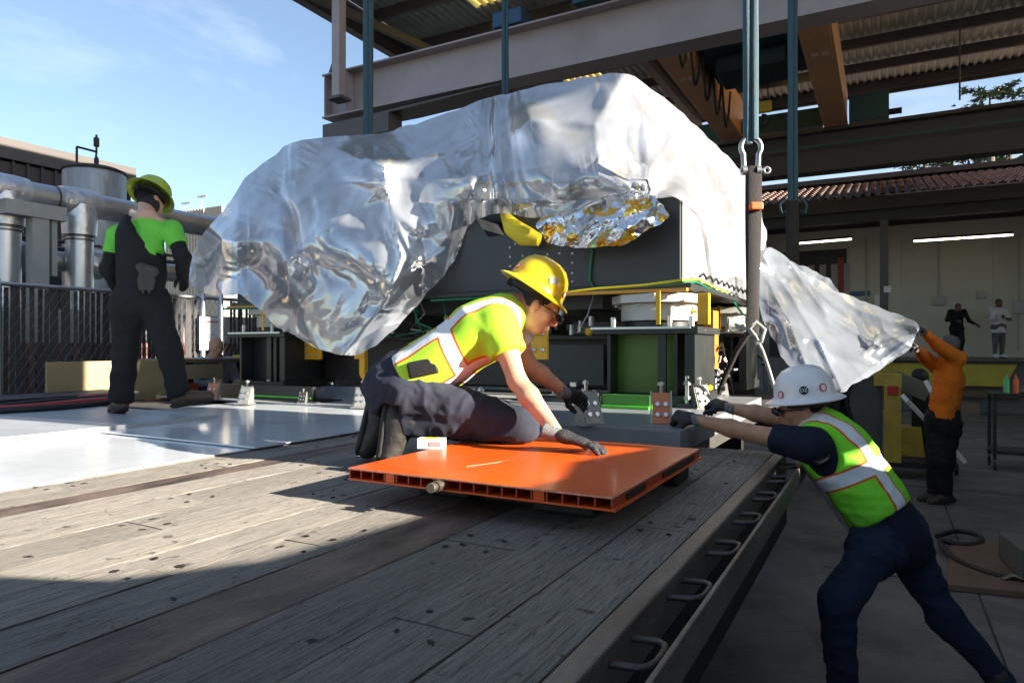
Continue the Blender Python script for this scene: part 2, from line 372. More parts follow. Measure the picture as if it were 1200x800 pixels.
# ------------------------------------------------------------------ flatbed trailer the kneeling man works on
XR = -.44; YE = 3.76; YS = -2.2
tr = thing('flatbed_trailer', 'flatbed trailer with grey weathered plank deck, rusty strips and steel stake rail', 'trailer', (-1.68, .8, 0))
rows = [(-.495,-.68),(-.68,-.873),(-.873,-1.105),(-1.31,-1.505),(-1.505,-1.70),(-1.70,-1.90),(-1.90,-2.10),(-2.10,-2.30),(-2.30,-2.49),(-2.63,-2.775),(-2.775,-2.915)]
rnd = random.Random(3)
bolt = MB().lathe([(.016,0),(.016,.0025),(.010,.004)], n=10).mesh('bolt', mat('bolt_dark', (.03,.022,.018), .6, metal=.5, rand=.3))
holes = []
for q in range(5):
    hb = MB(); nn_ = 13; rr0 = [rnd.uniform(.010,.024) for _ in range(nn_)]
    hb.v = [(rr0[j]*math.cos(6.283*j/nn_), 1.5*rr0[j]*math.sin(6.283*j/nn_), .0008) for j in range(nn_)]+[(0,0,.001)]
    hb.f = [(j,(j+1) % nn_,nn_) for j in range(nn_)]; hb.m = [0]*nn_; holes.append(hb.mesh('bolt_stain', mat('hole_black', (.014,.011,.009), .8)))
class _H: pass
joints = {0:[-1.1,2.02,3.3],1:[-.7,1.1,3.0],2:[.1,1.62,2.6],3:[-.2,1.40,2.9],4:[-.9,1.05,2.45],5:[.3,1.9,3.1],6:[-.6,1.30,2.2],7:[.0,1.6,2.8],8:[-.8,1.0,2.35],9:[.4,2.1],10:[-.3,1.5,3.2]}
for i, (a, b) in enumerate(rows):
    ys = [YS] + joints[i] + [YE]
    for y0, y1 in zip(ys[:-1], ys[1:]):
        wd = a-b-.006; ln = y1-y0-.007; th = .045
        bm = bmesh.new()
        nx, ny = 2, max(2, int(ln/.28))
        z0 = rnd.uniform(-.0012, .0012); ph = rnd.uniform(0, 9); tw = rnd.uniform(-.0015, .0015)
        me = MB(); grid = []
        for iy in range(ny+1):
            for ix in range(nx+1):
                x = -wd/2+wd*ix/nx; y = -ln/2+ln*iy/ny
                e = .0014 if ix in (0, nx) else 0
                ex = rnd.uniform(-.0022, .0022) if ix in (0, nx) else 0
                grid.append((x+ex, y, th/2 - e + .0010*math.sin(y*3+ph) + tw*x/wd))
        me.v = grid[:]; n_ = nx+1
        me.f = [(iy*n_+ix, iy*n_+ix+1, (iy+1)*n_+ix+1, (iy+1)*n_+ix) for iy in range(ny) for ix in range(nx)]
        me.m = [0]*len(me.f); k = len(me.v)
        me.v += [(x, y, -th/2) for x, y, z in grid]
        me.f += [tuple(k+q for q in f)[::-1] for f in me.f[:]]
        bd = [ix for ix in range(n_)] + [iy*n_+nx for iy in range(1, ny+1)] + [ny*n_+ix for ix in range(nx-1, -1, -1)] + [iy*n_ for iy in range(ny-1, 0, -1)]
        me.f += [(bd[q], bd[(q+1) % len(bd)], k+bd[(q+1) % len(bd)], k+bd[q]) for q in range(len(bd))]
        me.m = [0]*len(me.f)
        ms = me.mesh('plank', m_plank)
        bm.free()
        pl = inst(ms, 'plank', tr, ((a+b)/2, (y0+y1)/2, DZ-th/2+z0))
        for yy in (y0+.05, y1-.05):
            for fx in (.25, .75):
                if -.2 < yy < 3.7: inst(bolt if rnd.random() < .35 else rnd.choice(holes), 'bolt', tr, (b+wd*fx+rnd.uniform(-.012,.012), yy+rnd.uniform(-.02,.02), DZ+z0-.0005), (0,0,rnd.uniform(0,3)), (rnd.uniform(.35,.7),rnd.uniform(.3,.6),1))
    # bolts over the cross members
    for yy in [0.35+.61*k for k in range(6)]:
        for fx in (.3, .72):
            if rnd.random() < .4: inst(bolt if rnd.random() < .25 else rnd.choice(holes), 'bolt', tr, (b+(a-b)*fx+rnd.uniform(-.01,.01), yy+rnd.uniform(-.03,.03), DZ-.0008), (0,0,rnd.uniform(0,3)), (rnd.uniform(.25,.7), rnd.uniform(.25,.55), 1))
for a, b in ((-1.107, -1.308), (-2.492, -2.628)):
    MB().bx(b, a, YS, YE, DZ-.05, DZ-.002).build('steel_strip', m_rust, tr, bevel=.004)
MB().bx(-.492, XR, YS, YE, DZ-.11, DZ+.003).build('edge_rail', m_steeledge, tr, bevel=.006)
MB().bx(-2.975, -2.92, YS, YE, DZ-.11, DZ+.003).build('edge_rail', m_steeledge, tr, bevel=.006)
MB().bx(XR-.02, XR, YS, YE, DZ-.36, DZ-.11).build('side_beam', m_dark, tr)
# rub rail and its round bar loops
MB().beam((-.345, YS, DZ-.052), (-.345, YE+.03, DZ-.052), .012, .085).build('rub_rail', m_steeledge, tr, bevel=.003)
MB().bx(-.363, -.341, YE+.032, YE+.042, DZ-.10, DZ+.04).build('rail_end_plate', mat('pale_plate', (.5,.48,.42), .5, metal=.3, dirt=.3), tr)
y = -1.8; m_loop = mat('bar_steel', (.10,.085,.075), .45, metal=.6, var=.3, scale=12, dirt=.3)
while y < YE-.1:
    MB().tube([(XR+.001,y-.062,DZ-.03),(-.385,y-.062,DZ-.025),(-.370,y-.05,DZ-.024),(-.363,y-.03,DZ-.024),(-.363,y+.03,DZ-.024),(-.370,y+.05,DZ-.024),(-.385,y+.062,DZ-.025),(XR+.001,y+.062,DZ-.03)], .0075, 8).build('stake_loop', m_loop, tr, smooth=50)
    y += .38
for yy in [-1.6+.6*k for k in range(9)]:
    MB().bx(-2.85, XR-.03, yy-.04, yy+.04, DZ-.18, DZ-.052).build('cross_member', m_dark, tr)
for xx in (-2.2, -1.1): MB().bx(xx-.07, xx+.07, YS, YE-.02, DZ-.55, DZ-.19).build('main_beam', m_dark, tr)
# wheels under the far end of the bed
m_tyre = mat('tyre', (.018,.018,.018), .8, var=.2, bump=.3)
tyre = MB().lathe([(.26,-.11),(.40,-.12),(.48,-.09),(.50,-.05),(.50,.05),(.48,.09),(.40,.12),(.26,.11)], n=28).mesh('tyre', m_tyre, 40)
rim = MB().lathe([(.05,-.06),(.2,-.05),(.26,-.1),(.262,.1),(.2,.05),(.05,.06)], n=20).mesh('rim', m_dark, 40)
for yy in (.2, -1.0):
    for xx in (-.75, -2.6):
        wh = inst(tyre, 'wheel', tr, (xx, yy, .5), (0, R(90), 0)); inst(rim, 'rim', wh, (0,0,0), world=False)

# second bed alongside / behind, carrying the white sheets and the machine
m_bed = mat('dark_timber_bed', (.05,.043,.036), .8, var=.35, scale=4, bump=.4)
bed = thing('loading_bed', 'dark timber and steel loading bed under the white sheets and the machine', 'platform', (-4, 5, 0))
MB().bx(-6.7, -2.98, -2.4, 3.77, DZ-.09, DZ-.012).build('deck_panel', m_bed, bed, bevel=.004)
MB().bx(-6.7, -.93, 3.80, 9.6, DZ-.09, DZ-.012).build('deck_panel', m_bed, bed, bevel=.004)
for yy in (3.86, 5.7, 7.6, 9.5): MB().bx(-6.6, -1.0, yy-.05, yy+.05, DZ-.42, DZ-.092).build('cross_member', m_dark, bed)
for xx in (-6.5, -4.8, -3.1): MB().bx(xx-.06, xx+.06, -2.3, 3.75, DZ-.42, DZ-.092).build('cross_member', m_dark, bed)
for xx in (-6.4, -3.2, -1.2):
    for yy in (-2, 4.2, 9.2):
        if xx > -2 and yy < 0: continue
        MB().bx(xx-.08, xx+.08, yy-.08, yy+.08, 0, DZ-.43).build('leg', m_dark, bed)

# white sheets
m_sheet = mat('white_plastic_sheet', (.74,.76,.78), .16, var=.05, scale=2.2, rvar=.08, dirt=.22, dirtcol=(.5,.5,.5), dscale=3, bump=.04, bscale=4, coat=.3)
m_gsheet = mat('grey_board', (.36,.37,.385), .4, var=.1, scale=2.2, dirt=.4, dirtcol=(.24,.24,.25), dscale=3)
m_gsheet2 = mat('grey_floor_sheet', (.42,.43,.44), .32, var=.08, scale=2.2, dirt=.3, dirtcol=(.3,.3,.3), dscale=3)
def sheet(x0, x1, y0, y1, z, th, m, label, rot=0):
    cx, cy = (x0+x1)/2, (y0+y1)/2; sx, sy = x1-x0, y1-y0
    nx, ny = 10, 14; vs = []; 
    for s_ in (0, 1):
        for iy in range(ny+1):
            for ix in range(nx+1):
                X = -sx/2+sx*ix/nx; Y = -sy/2+sy*iy/ny
                vs.append((X, Y, (th if s_ == 0 else 0)+.0022*math.sin(X*4+cx*3)*math.sin(Y*3.1+cy) + .002))
    b = MB(); b.v = vs; n_ = nx+1; K = n_*(ny+1)
    b.f = [(iy*n_+ix, iy*n_+ix+1, (iy+1)*n_+ix+1, (iy+1)*n_+ix) for iy in range(ny) for ix in range(nx)]
    b.f += [tuple(K+q for q in f)[::-1] for f in b.f[:]]
    bd = [ix for ix in range(n_)] + [iy*n_+nx for iy in range(1, ny+1)] + [ny*n_+ix for ix in range(nx-1, -1, -1)] + [iy*n_ for iy in range(ny-1, 0, -1)]
    b.f += [(bd[q], bd[(q+1) % len(bd)], K+bd[(q+1) % len(bd)], K+bd[q]) for q in range(len(bd))]
    b.m = [0]*len(b.f)
    o = inst(b.mesh('floor_sheet', m, 30), 'floor_sheet', None, (cx, cy, z), (0, 0, rot)); tag(o, label, 'sheet'); return o
sheet(-4.25, -2.915, -1.6, 2.62, DZ-.004, .008, m_sheet, 'white plastic floor sheet nearest the camera, beside the plank deck on the left', R(.6))
sheet(-5.35, -2.90, 2.50, 4.5, DZ+.009, .008, m_sheet, 'white plastic floor sheet behind the kneeling man, in the shade of the added blocker')
sheet(-6.6, -2.6, 4.42, 6.6, DZ+.021, .008, m_gsheet2, 'grey floor sheet under the left end of the wrapped machine')
sheet(-6.5, -4.27, -1.4, 3.35, DZ+.004, .04, m_gsheet, 'thick grey board under the man in black overalls')

# ------------------------------------------------------------------ runway beams, roof, bridge crane
def ibeam(b, x0, x1, yc, z0, z1, wf, tf=.03, tw=.02):
    b.bx(x0, x1, yc-wf/2, yc+wf/2, z0, z0+tf); b.bx(x0, x1, yc-wf/2, yc+wf/2, z1-tf, z1); b.bx(x0+.01, x1-.01, yc-tw/2, yc+tw/2, z0+tf, z1-tf)
gb = thing('runway_beam', 'near taupe steel runway beam crossing above the plastic wrapped machine', 'steel beam', (-9, 10, 6))
ibeam(b := MB(), -9.5, 9.5, 10.0, 6.02, 6.86, .44); b.build('beam', m_beam, gb)
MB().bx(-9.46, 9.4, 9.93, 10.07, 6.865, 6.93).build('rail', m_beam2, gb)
for xx in (-9.45, -8.9): MB().bx(xx-.012, xx+.012, 9.80, 9.985, 6.06, 6.82).build('stiffener', m_beam, gb)
MB().prism([(9.80,6.87),(10.2,6.87),(9.95,7.25)], 'x', -9.35, -9.3).build('end_stop', m_beam2, gb)
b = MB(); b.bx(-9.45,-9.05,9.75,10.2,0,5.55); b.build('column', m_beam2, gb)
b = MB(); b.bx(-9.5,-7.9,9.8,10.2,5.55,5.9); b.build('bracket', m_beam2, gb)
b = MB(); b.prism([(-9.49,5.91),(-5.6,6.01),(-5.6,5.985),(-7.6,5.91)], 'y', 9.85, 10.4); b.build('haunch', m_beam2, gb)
gp = thing('roof_post', 'square taupe post bolted in front of the near runway beam, rising to the roof', 'steel post', (-8.9, 9.6, 6.2))
b = MB(); b.bx(-8.98,-8.80,9.50,9.68,6.25,9.6); b.build('post', m_beam, gp); MB().bx(-9.05,-8.73,9.45,9.75,6.2,6.25).build('base_plate', m_beam2, gp)
fb = thing('runway_beam', 'far dark runway beam beyond the orange girders, carrying the crane rail', 'steel beam', (3, 18.3, 6))
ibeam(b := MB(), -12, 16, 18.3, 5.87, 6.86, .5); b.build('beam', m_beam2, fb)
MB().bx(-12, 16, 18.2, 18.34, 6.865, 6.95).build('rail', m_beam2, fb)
MB().bx(-4, 9, 18.0, 18.04, 6.44, 6.50).build('cable_tray', mat('faded_green', (.06,.12,.09), .6), fb)
for xx in (-8, 12): MB().bx(xx-.2, xx+.2, 18.1, 18.5, 0, 5.86).build('column', m_beam2, fb)
# bridge girders
br = thing('bridge_crane', 'orange overhead bridge crane with two girders and dark hoist between them', 'crane', (-2, 14, 6.9))
for gx in (-3.72, -1.30):
    gi = MB().bx(gx, gx+.5, 9.6, 18.9, 6.98, 8.0).build('girder', m_orangegird, br, bevel=.02)
    MB().bx(gx+.5, gx+.53, 9.7, 18.8, 6.99, 7.05).build('flange', m_orangegird, gi)
    for q in (0, .17): MB().bx(gx+.12+q, gx+.24+q, 13.6, 13.72, 6.972, 6.98).build('label_plate', m_white, gi)
for yy in (10.0, 18.3):
    MB().bx(-4.3, -3.75, yy-.15, yy+.15, 7.0, 7.45).build('end_truck', m_teal, br, bevel=.01)
    MB().bx(-3.2, -1.32, yy-.15, yy+.15, 7.0, 7.45).build('end_truck', m_teal, br, bevel=.01)
    MB().bx(-.74, .10, yy-.15, yy+.15, 6.98, 7.62).build('end_truck', m_teal, br, bevel=.01)
MB().cyl((.1,18.2,7.1),(.36,18.2,7.1),.07,10).build('buffer', m_black, br)
MB().bx(-3.15,-1.35,13.2,15.2,7.3,8.1).build('trolley', m_teal, br, bevel=.03)
MB().bx(-2.9,-1.6,13.6,14.6,6.95,7.3).build('hoist_drum_box', mat('dark_teal', (.012,.03,.035), .5), br, bevel=.03)
for k, xx in enumerate((-2.25,-2.05)):
    MB().cyl((xx,14.5,6.95),(xx,14.5,6.55),.012,6).build('hoist_rope', m_black, br)
hk = MB().box((-2.15,14.5,6.45),(.34,.12,.22)).build('hook_block', mat('safety_yellow', (.75,.45,.02), .45, var=.1), br, bevel=.02)
MB().tube([(-2.15+.10*math.sin(a),14.5,6.18+.11*math.cos(a)) for a in [R(q) for q in range(-10,250,22)]], .032, 8).build('hook', m_black, hk, smooth=50)
# festoon cables on the left girder
for k in range(5):
    y0 = 11.5+k*.95; pts = [(-3.12, y0+.95*t, 7.5-.95*math.sin(math.pi*t)) for t in [i/10 for i in range(11)]]
    MB().tube(pts, .025, 6).build('festoon_cable', m_black, br, smooth=60)
# far trolley underside / secondary beams across
# roof
rf = thing('canopy_roof', 'corrugated metal canopy roof on steel purlins above the runway beams', 'roof', (-1, 15, 9))
def corr(x0, x1, y0, y1, z, m, nm):
    b = MB(); p = .19; xs = []; x = x0
    while x < x1-1e-6:
        for dx, dz in ((0,0),(.055,.0),(.085,.055),(.16,.055)):
            if x+dx < x1: xs.append((x+dx, dz))
        x += p
    xs.append((x1, 0)); n = len(xs)
    b.v = [(a, y0, z+d) for a, d in xs]+[(a, y1, z+d) for a, d in xs]+[(a, y0, z+d+.01) for a, d in xs]+[(a, y1, z+d+.01) for a, d in xs]
    b.f = [(i, i+1, n+i+1, n+i) for i in range(n-1)]+[(2*n+i, 3*n+i, 3*n+i+1, 2*n+i+1) for i in range(n-1)]
    b.m = [0]*len(b.f); return b.build(nm, m, rf)
ysr = [8.6, 10.9, 13.2, 15.5, 17.8, 20.1, 22.4]
rr = random.Random(5)
for i in range(6):
    x = -10.4; j = 0
    while x < 9:
        sky_ = (i in (1, 3, 4) and j % 5 == 2) or (i in (2,) and j % 6 == 4)
        corr(x, x+1.14, ysr[i], ysr[i+1]+.1, 9.28+.012*(i % 2), m_skylight if sky_ else m_roofmetal, 'skylight_panel' if sky_ else 'roof_sheet'); x += 1.14; j += 1
for yy in [8.7+1.7*k for k in range(9)]:
    b = MB(); b.bx(-10.35, 9, yy, yy+.02, 9.0, 9.25); b.bx(-10.35, 9, yy+.02, yy+.09, 9.0, 9.02); b.bx(-10.35, 9, yy+.02, yy+.09, 9.23, 9.25); b.build('purlin', m_beam2, rf)
for xx in (-10.4, -5.2, 8.8):
    ibb = MB(); 
    for (a0, a1, c0, c1) in ((-.1,.1,8.62,8.65),(-.1,.1,8.95,8.98),(-.012,.012,8.65,8.95)): ibb.bx(xx+a0, xx+a1, 8.6, 22.6, c0, c1)
    ibb.build('rafter', m_beam2, rf)
MB().bx(-10.45, 9, 22.4, 22.46, 8.9, 9.36).build('fascia', m_beam2, rf)
MB().bx(-10.5, -10.44, 8.5, 22.5, 8.9, 9.36).build('fascia', m_beam2, rf)
for xx, yy in ((-10.1,22.1),(8.6,22.1),(8.6,9.0)): MB().bx(xx-.15,xx+.15,yy-.15,yy+.15,0,8.6).build('column', m_beam2, rf)
MB().beam((-10.2,8.9,8.6),(-8.9,13.0,8.3),.12,.16).build('brace', m_beam2, rf)
for x0 in (1.5, 2.9): MB().cyl((x0,18.4,9.0),(x0,18.4,7.2),.02,6).build('drop_rod', m_beam2, rf)
MB().bx(2.2,12.5,.5,8.5,9.05,9.12).build('added_shade_roof', m_roofmetal, rf)  # unseen roof added, with the supports below, to shade the pipes at left
for xx in (2.3,12.4): MB().bx(xx-.1,xx+.1,.5,8.5,8.8,9.04).build('rafter', m_beam2, rf)
MB().bx(12.2,12.45,.6,.85,0,8.79).build('column', m_beam2, rf)
bx_ = MB(); bx_.bx(-5.75,-5.2,9.85,10.2,6.94,7.2); tag(bx_.build('crane_box', mat('blue_paint', (.02,.07,.15), .4), bevel=.02), 'small blue box sitting on top of the near runway beam', 'electrical box')

# ------------------------------------------------------------------ building with tiled roof on the right, dock, posts, lamps
m_wall = mat('cream_wall', (.62,.59,.50), .8, var=.06, scale=.7, dirt=.3, dirtcol=(.45,.43,.38), dscale=.7)
m_tile = mat('clay_tile', (.27,.175,.145), .7, var=.35, scale=3, rand=.25)
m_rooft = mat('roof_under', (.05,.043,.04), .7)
bd = thing('dock_building', 'long dock building with clay tile canopy roof and cream walls', 'building', (8, 27, 0))
YW = 25.5
MB().bx(-8, 30, YW, YW+.3, 0, 6.3).build('wall', m_wall, bd)
for (a, c) in ((WY(994,300,YW).x, WY(1046,300,YW).x-.1), (WY(1056,300,YW).x, WY(1163,300,YW).x), (WY(1170,300,YW).x, 18)):
    MB().bx(a, c, YW-.05, YW, 1.3, 5.0).build('wall_panel', mat('cream_panel', (.56,.53,.45), .75, var=.05, scale=.7, dirt=.2, dirtcol=(.25,.24,.21)), bd, bevel=.01)
MB().bx(-7.5, WY(992,300,YW).x, YW-.06, YW, 1.2, 4.9).build('doorway', mat('doorway_shade', (.03,.03,.032), .6), bd)  # dark slab on the solid wall; doorway shade put into its colour
dx_ = WY(934,300,YW).x
for k in range(5): MB().bx(dx_+k*.36, dx_+.2+k*.36, YW-.10, YW-.06, 1.3, 4.4).build('rack_post', m_beam, bd)
MB().bx(WY(982,300,YW).x,WY(989,300,YW).x,YW-.12,YW-.06,1.2,4.6).build('door_frame', mat('door_red', (.25,.02,.02), .5), bd)
# canopy roof: eave at Y 20.6, ridge at 25
ey, ry, ez, rz = 20.6, 25.2, 5.62, 6.95
sl_ = math.atan2(rz-ez, ry-ey); 
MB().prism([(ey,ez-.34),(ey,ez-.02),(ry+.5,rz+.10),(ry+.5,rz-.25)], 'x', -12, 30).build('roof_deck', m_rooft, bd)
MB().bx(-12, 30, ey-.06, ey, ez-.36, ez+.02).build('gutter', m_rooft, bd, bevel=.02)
MB().bx(-12, 30, ry-.1, ry+1.2, rz+.12, rz+.28).build('ridge_fascia', mat('ridge_dark', (.07,.06,.058), .6), bd)
# barrel tiles, one course per row
tl = []
for n in range(9):
    t = math.pi*n/8; tl.append((math.cos(t)*.085, math.sin(t)*.075))
def tile_mesh():
    b = MB(); n = len(tl)
    b.v = [(x, 0, z+.03) for x, z in tl]+[(x*.85, .52, z*.85) for x, z in tl]+[(x*.82, 0, z*.8+.03) for x, z in tl]
    b.f = [(i, i+1, n+i+1, n+i) for i in range(n-1)]+[(i, 2*n+i, 2*n+i+1, i+1) for i in range(n-1)]; b.m = [0]*len(b.f)
    return b.mesh('roof_tile', m_tile, 60)
tm = tile_mesh(); cnt = 0
allt = []
x = -4.5
while x < 9.3:
    for c_ in range(10):
        allt.append((x, c_))
    x += .235
allt.sort(key=lambda q: (q[1], abs(q[0]-4)))
rest = MB()
for i, (x, c_) in enumerate(allt):
    yy = ey+.02+c_*.44; zz = ez+.0+(yy-ey)*math.tan(sl_)
    if i < 292: inst(tm, 'roof_tile', bd, (x, yy, zz), (sl_, 0, 0))
    else:
        M = Matrix.Rotation(sl_, 3, 'X')
        rest.add([M @ v.co + Vector((x, yy, zz)) for v in tm.vertices], [tuple(p.vertices) for p in tm.polygons])
for x in [-4.74-.235*k for k in range(20)]+[9.5+.235*k for k in range(30)]:
    for c_ in range(10):
        yy = ey+.02+c_*.44; zz = ez+(yy-ey)*math.tan(sl_); M = Matrix.Rotation(sl_, 3, 'X')
        rest.add([M @ v.co + Vector((x, yy, zz)) for v in tm.vertices], [tuple(p.vertices) for p in tm.polygons])
o = rest.build('roof_tiles', m_tile, bd, smooth=60); o['kind'] = 'stuff'
for xx in (WY(1036,300,20.85).x, 11.2, -6.5): MB().bx(xx-.1, xx+.1, 20.75, 20.95, 1.25, 5.3).build('canopy_post', m_beam2, bd)
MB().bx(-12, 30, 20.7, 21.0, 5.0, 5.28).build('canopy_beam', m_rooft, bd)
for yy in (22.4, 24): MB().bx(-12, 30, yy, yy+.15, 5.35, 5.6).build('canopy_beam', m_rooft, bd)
MB().bx(-12, 30, 20.4, 25.5, 0, 1.28).build('dock', mat('dock_concrete', (.16,.155,.15), .85, var=.15, scale=2), bd)
m_tubelit = mat('lit_tube', (.9,.9,.8), .4, emit=((1,.93,.72), 1.6))
def lamp(a, b_, label):
    t = thing('tube_lamp', label, 'light', ((a[0]+b_[0])/2, a[1], a[2]), 'fluorescent tube lamps under the dock canopy')
    MB().beam(Vector(a)+Vector((0,0,.05)), Vector(b_)+Vector((0,0,.05)), .14, .06).build('housing', m_rooft, t)
    mid = (Vector(a)+Vector(b_))/2
    MB().cyl(a, mid-Vector((.02,0,0)), .03, 8).build('tube', m_tubelit, t); MB().cyl(mid+Vector((.02,0,0)), b_, .03, 8).build('tube', m_tubelit, t)
m_cond = mat('conduit_grey', (.35,.35,.34), .5)
for (x_, z0_, z1_) in ((1015,1.4,5.2),(1100,3.1,5.2),(1194,1.5,5.0)):
    a_ = WY(x_,300,YW-.09); MB().cyl((a_.x,YW-.09,z0_),(a_.x,YW-.09,z1_),.03,8).build('conduit', m_cond, bd, smooth=40)
for (x_, y_, sx_, sz_, mm_) in ((1100,352,.35,.28,m_cond),(1030,352,.25,.35,m_white),(1150,345,.22,.22,m_cond),(1194,360,.3,.4,m_cond)):
    a_ = WY(x_,y_,YW-.12); MB().box(a_,(sx_,.1,sz_)).build('wall_box', mm_, bd, bevel=.01)
lamp(WY(1071,282.5,22.6), WY(1187,275,22.6), 'lit fluorescent tube lamp under the dock canopy, right of the dark post')
lamp(WY(925,286,22.6), WY(998,280,22.6), 'lit fluorescent tube lamp under the dock canopy, left of the dark post')
# small things on the wall and post
p = WY(1008,344,YW-.06); tag(MB().box(p,(.6,.03,.16)).build('wall_sign', mat('blue_sign', (.06,.12,.22), .5)), 'small blue grey sign on the cream dock wall', 'sign')
p = WY(1040,339,20.73); 
tag(MB().box(p,(.17,.04,.17)).build('post_box', m_white, bevel=.005), 'white switch box on the dark canopy post', 'switch box')
# yellow dock edge
dl = thing('dock_leveler', 'yellow steel dock leveler plate below the two men standing on the dock', 'dock leveler', (6.8, 20.2, 0))
m_yel = mat('yellow_paint_dull', (.52,.40,.03), .55, var=.15, scale=3, dirt=.4, dirtcol=(.2,.15,.04), dscale=2)
pa, pb = WY(1010,421,20.1), WY(1193,421,20.1)
MB().prism([(pa.x,.92+.3),(pb.x,.92+.3),(pb.x-.25,.66),(pa.x,.66)], 'y', 20.1, 20.35).build('plate', m_yel, dl, bevel=.01)
MB().bx(pa.x-.1, pb.x+.1, 20.05, 20.38, .40, .56).build('bumper', mat('rust_brown', (.14,.08,.04), .7), dl)
MB().bx(pa.x-.1, pb.x+.1, 20.0, 20.38, 1.225, 1.28).build('curb', m_black, dl)

# trees beyond the roof
m_leaf = mat('conifer_leaf', (.055,.07,.035), .8, var=.4, scale=2, rand=.2); m_bark = mat('bark', (.10,.08,.06), .9)
def conifer(loc, h, rad, label, seed, dens=1.0):
    rn = random.Random(seed); t = thing('conifer_tree', label, 'tree', loc, 'trees beyond the tiled roof')
    L = Vector(loc); MB().tube([L, L+Vector((.1,0,h*.5)), L+Vector((0,.1,h))], [rad*.09, rad*.06, .02], 8).build('trunk', m_bark, t, smooth=50)
    b = MB(); lb = MB()
    for k in range(int(52*dens)):
        f = rn.uniform(.35, 1); z = h*f; ln = rad*(1.12-f)*rn.uniform(.6,1.25)+.5; a = rn.uniform(0, 6.28)
        d = Vector((math.cos(a), math.sin(a), rn.uniform(-.1,.3))); s0 = L+Vector((0,0,z)); s1 = s0+d*ln
        lb.tube([s0, s1], [.05, .015], 5)
        for q in range(int(26*dens)):
            c = s0+d*ln*rn.uniform(.25, 1.05)+Vector((rn.gauss(0,.16),rn.gauss(0,.16),rn.gauss(0,.10)))*ln*.6
            for w_ in range(5):
                v = Vector((rn.gauss(0,1),rn.gauss(0,1),rn.gauss(0,.6))).normalized()*rn.uniform(.16,.38); u = v.cross(Vector((rn.random(),rn.random(),rn.random()))).normalized()*.06
                b.add([c-u, c+u, c+v], [(0,1,2)])
    lb.build('branch', m_bark, t); c = b.build('crown', m_leaf, t)
conifer((WY(1160,110,47).x,47,0), WY(1160,106,47).z, 6.5, 'bare topped conifer tree rising highest beyond the tiled roof at the right', 1, 1.0)
conifer((WY(1083,185,42).x,42,0), WY(1083,150,42).z, 4.6, 'dark conifer tree just above the tiled roof, left of the tallest one', 2, .9)
conifer((WY(1183,150,55).x,55,0), WY(1183,135,55).z, 7.0, 'broad dark conifer tree above the tiled roof at the far right', 3, 1.2)

# ------------------------------------------------------------------ left side: dark building, tank, pipes, fence
m_dkside = mat('brown_siding', (.045,.036,.033), .6, var=.15, scale=2)
lb = thing('pump_building', 'dark brown metal building with ribbed siding behind the silver pipes', 'building', (-17, 10, 0))
XB = -19.0
ya, yb = -2, WX(152,197,XB).y; zt = WX(152,197,XB).z
MB().bx(XB-6, XB, ya, yb, 0, zt-.55).build('wall', m_dkside, lb)
MB().bx(XB-6.1, XB+.12, ya, yb+.12, zt-.5, zt).build('fascia', mat('brown_fascia', (.07,.055,.048), .6), lb)
MB().bx(XB, XB+.08, ya, yb, zt-1.75, zt-1.65).build('girt', mat('brown_fascia', (.07,.055,.048), .6), lb)
y = 3.0; rb = MB().bx(-.03,.03,-.03,.03,-1,1).mesh('rib', m_dkside)
while y < yb: inst(rb, 'rib', lb, (XB+.03, y, zt-1.5), scale=(1,1,.98)); y += .33
MB().bx(XB+.01,XB+.3,4.5,yb-.3,0,3.4).build('shade_slab', mat('recess_shade', (.02,.02,.02), .8), lb)  # near-black box proud of the wall, a recess's shade put into its colour
m_galv = mat('galvanised', (.52,.53,.55), .36, metal=.85, var=.16, scale=3, dirt=.35, dirtcol=(.3,.3,.3), dscale=3, bump=.05)
m_wrap = mat('foil_wrap', (.58,.60,.63), .38, metal=.75, var=.2, scale=9, bump=1.2, bscale=10)
m_tank = mat('weathered_tank', (.33,.34,.35), .5, metal=.5, var=.3, scale=2.5, stretch=(2,2,.4), dirt=.5, dirtcol=(.14,.13,.12), dscale=2)
XT = -15.5
tk = thing('storage_tank', 'cylindrical weathered metal tank with an antenna pole behind the silver pipes', 'tank', WX(111,300,XT))
c = WX(111,240,XT); zt2 = WX(111,203,XT).z; c.z = 0
MB().lathe([(.62,1.0),(.62,zt2-.05),(.60,zt2)], c, n=32).build('shell', m_tank, tk, smooth=40)
MB().lathe([(.64,zt2+.001),(.64,zt2+.04),(.5,zt2+.10),(.05,zt2+.13)], c, n=32).build('lid', m_dark, tk, smooth=40)
e = Vector((c.x, c.y, zt2)); q0 = WX(90,200,XT); q1 = WX(90,172,XT); q2 = WX(113,178,XT); q3 = WX(113,158,XT)
b = MB(); b.tube([q0, q1], .025, 6); b.tube([q1, q2], .025, 6); b.tube([e, q2, q3], .022, 6); b.build('antenna_frame', m_black, tk)
b = MB(); b.lathe([(.01,0),(.06,.02),(.06,.2),(.02,.24)], q2+Vector((0,0,.1)), n=8); b.lathe([(.01,-.25),(.05,-.22),(.05,-.05),(.02,0)], q2-Vector((0,0,.1)), n=8); b.build('insulator', m_black, tk)
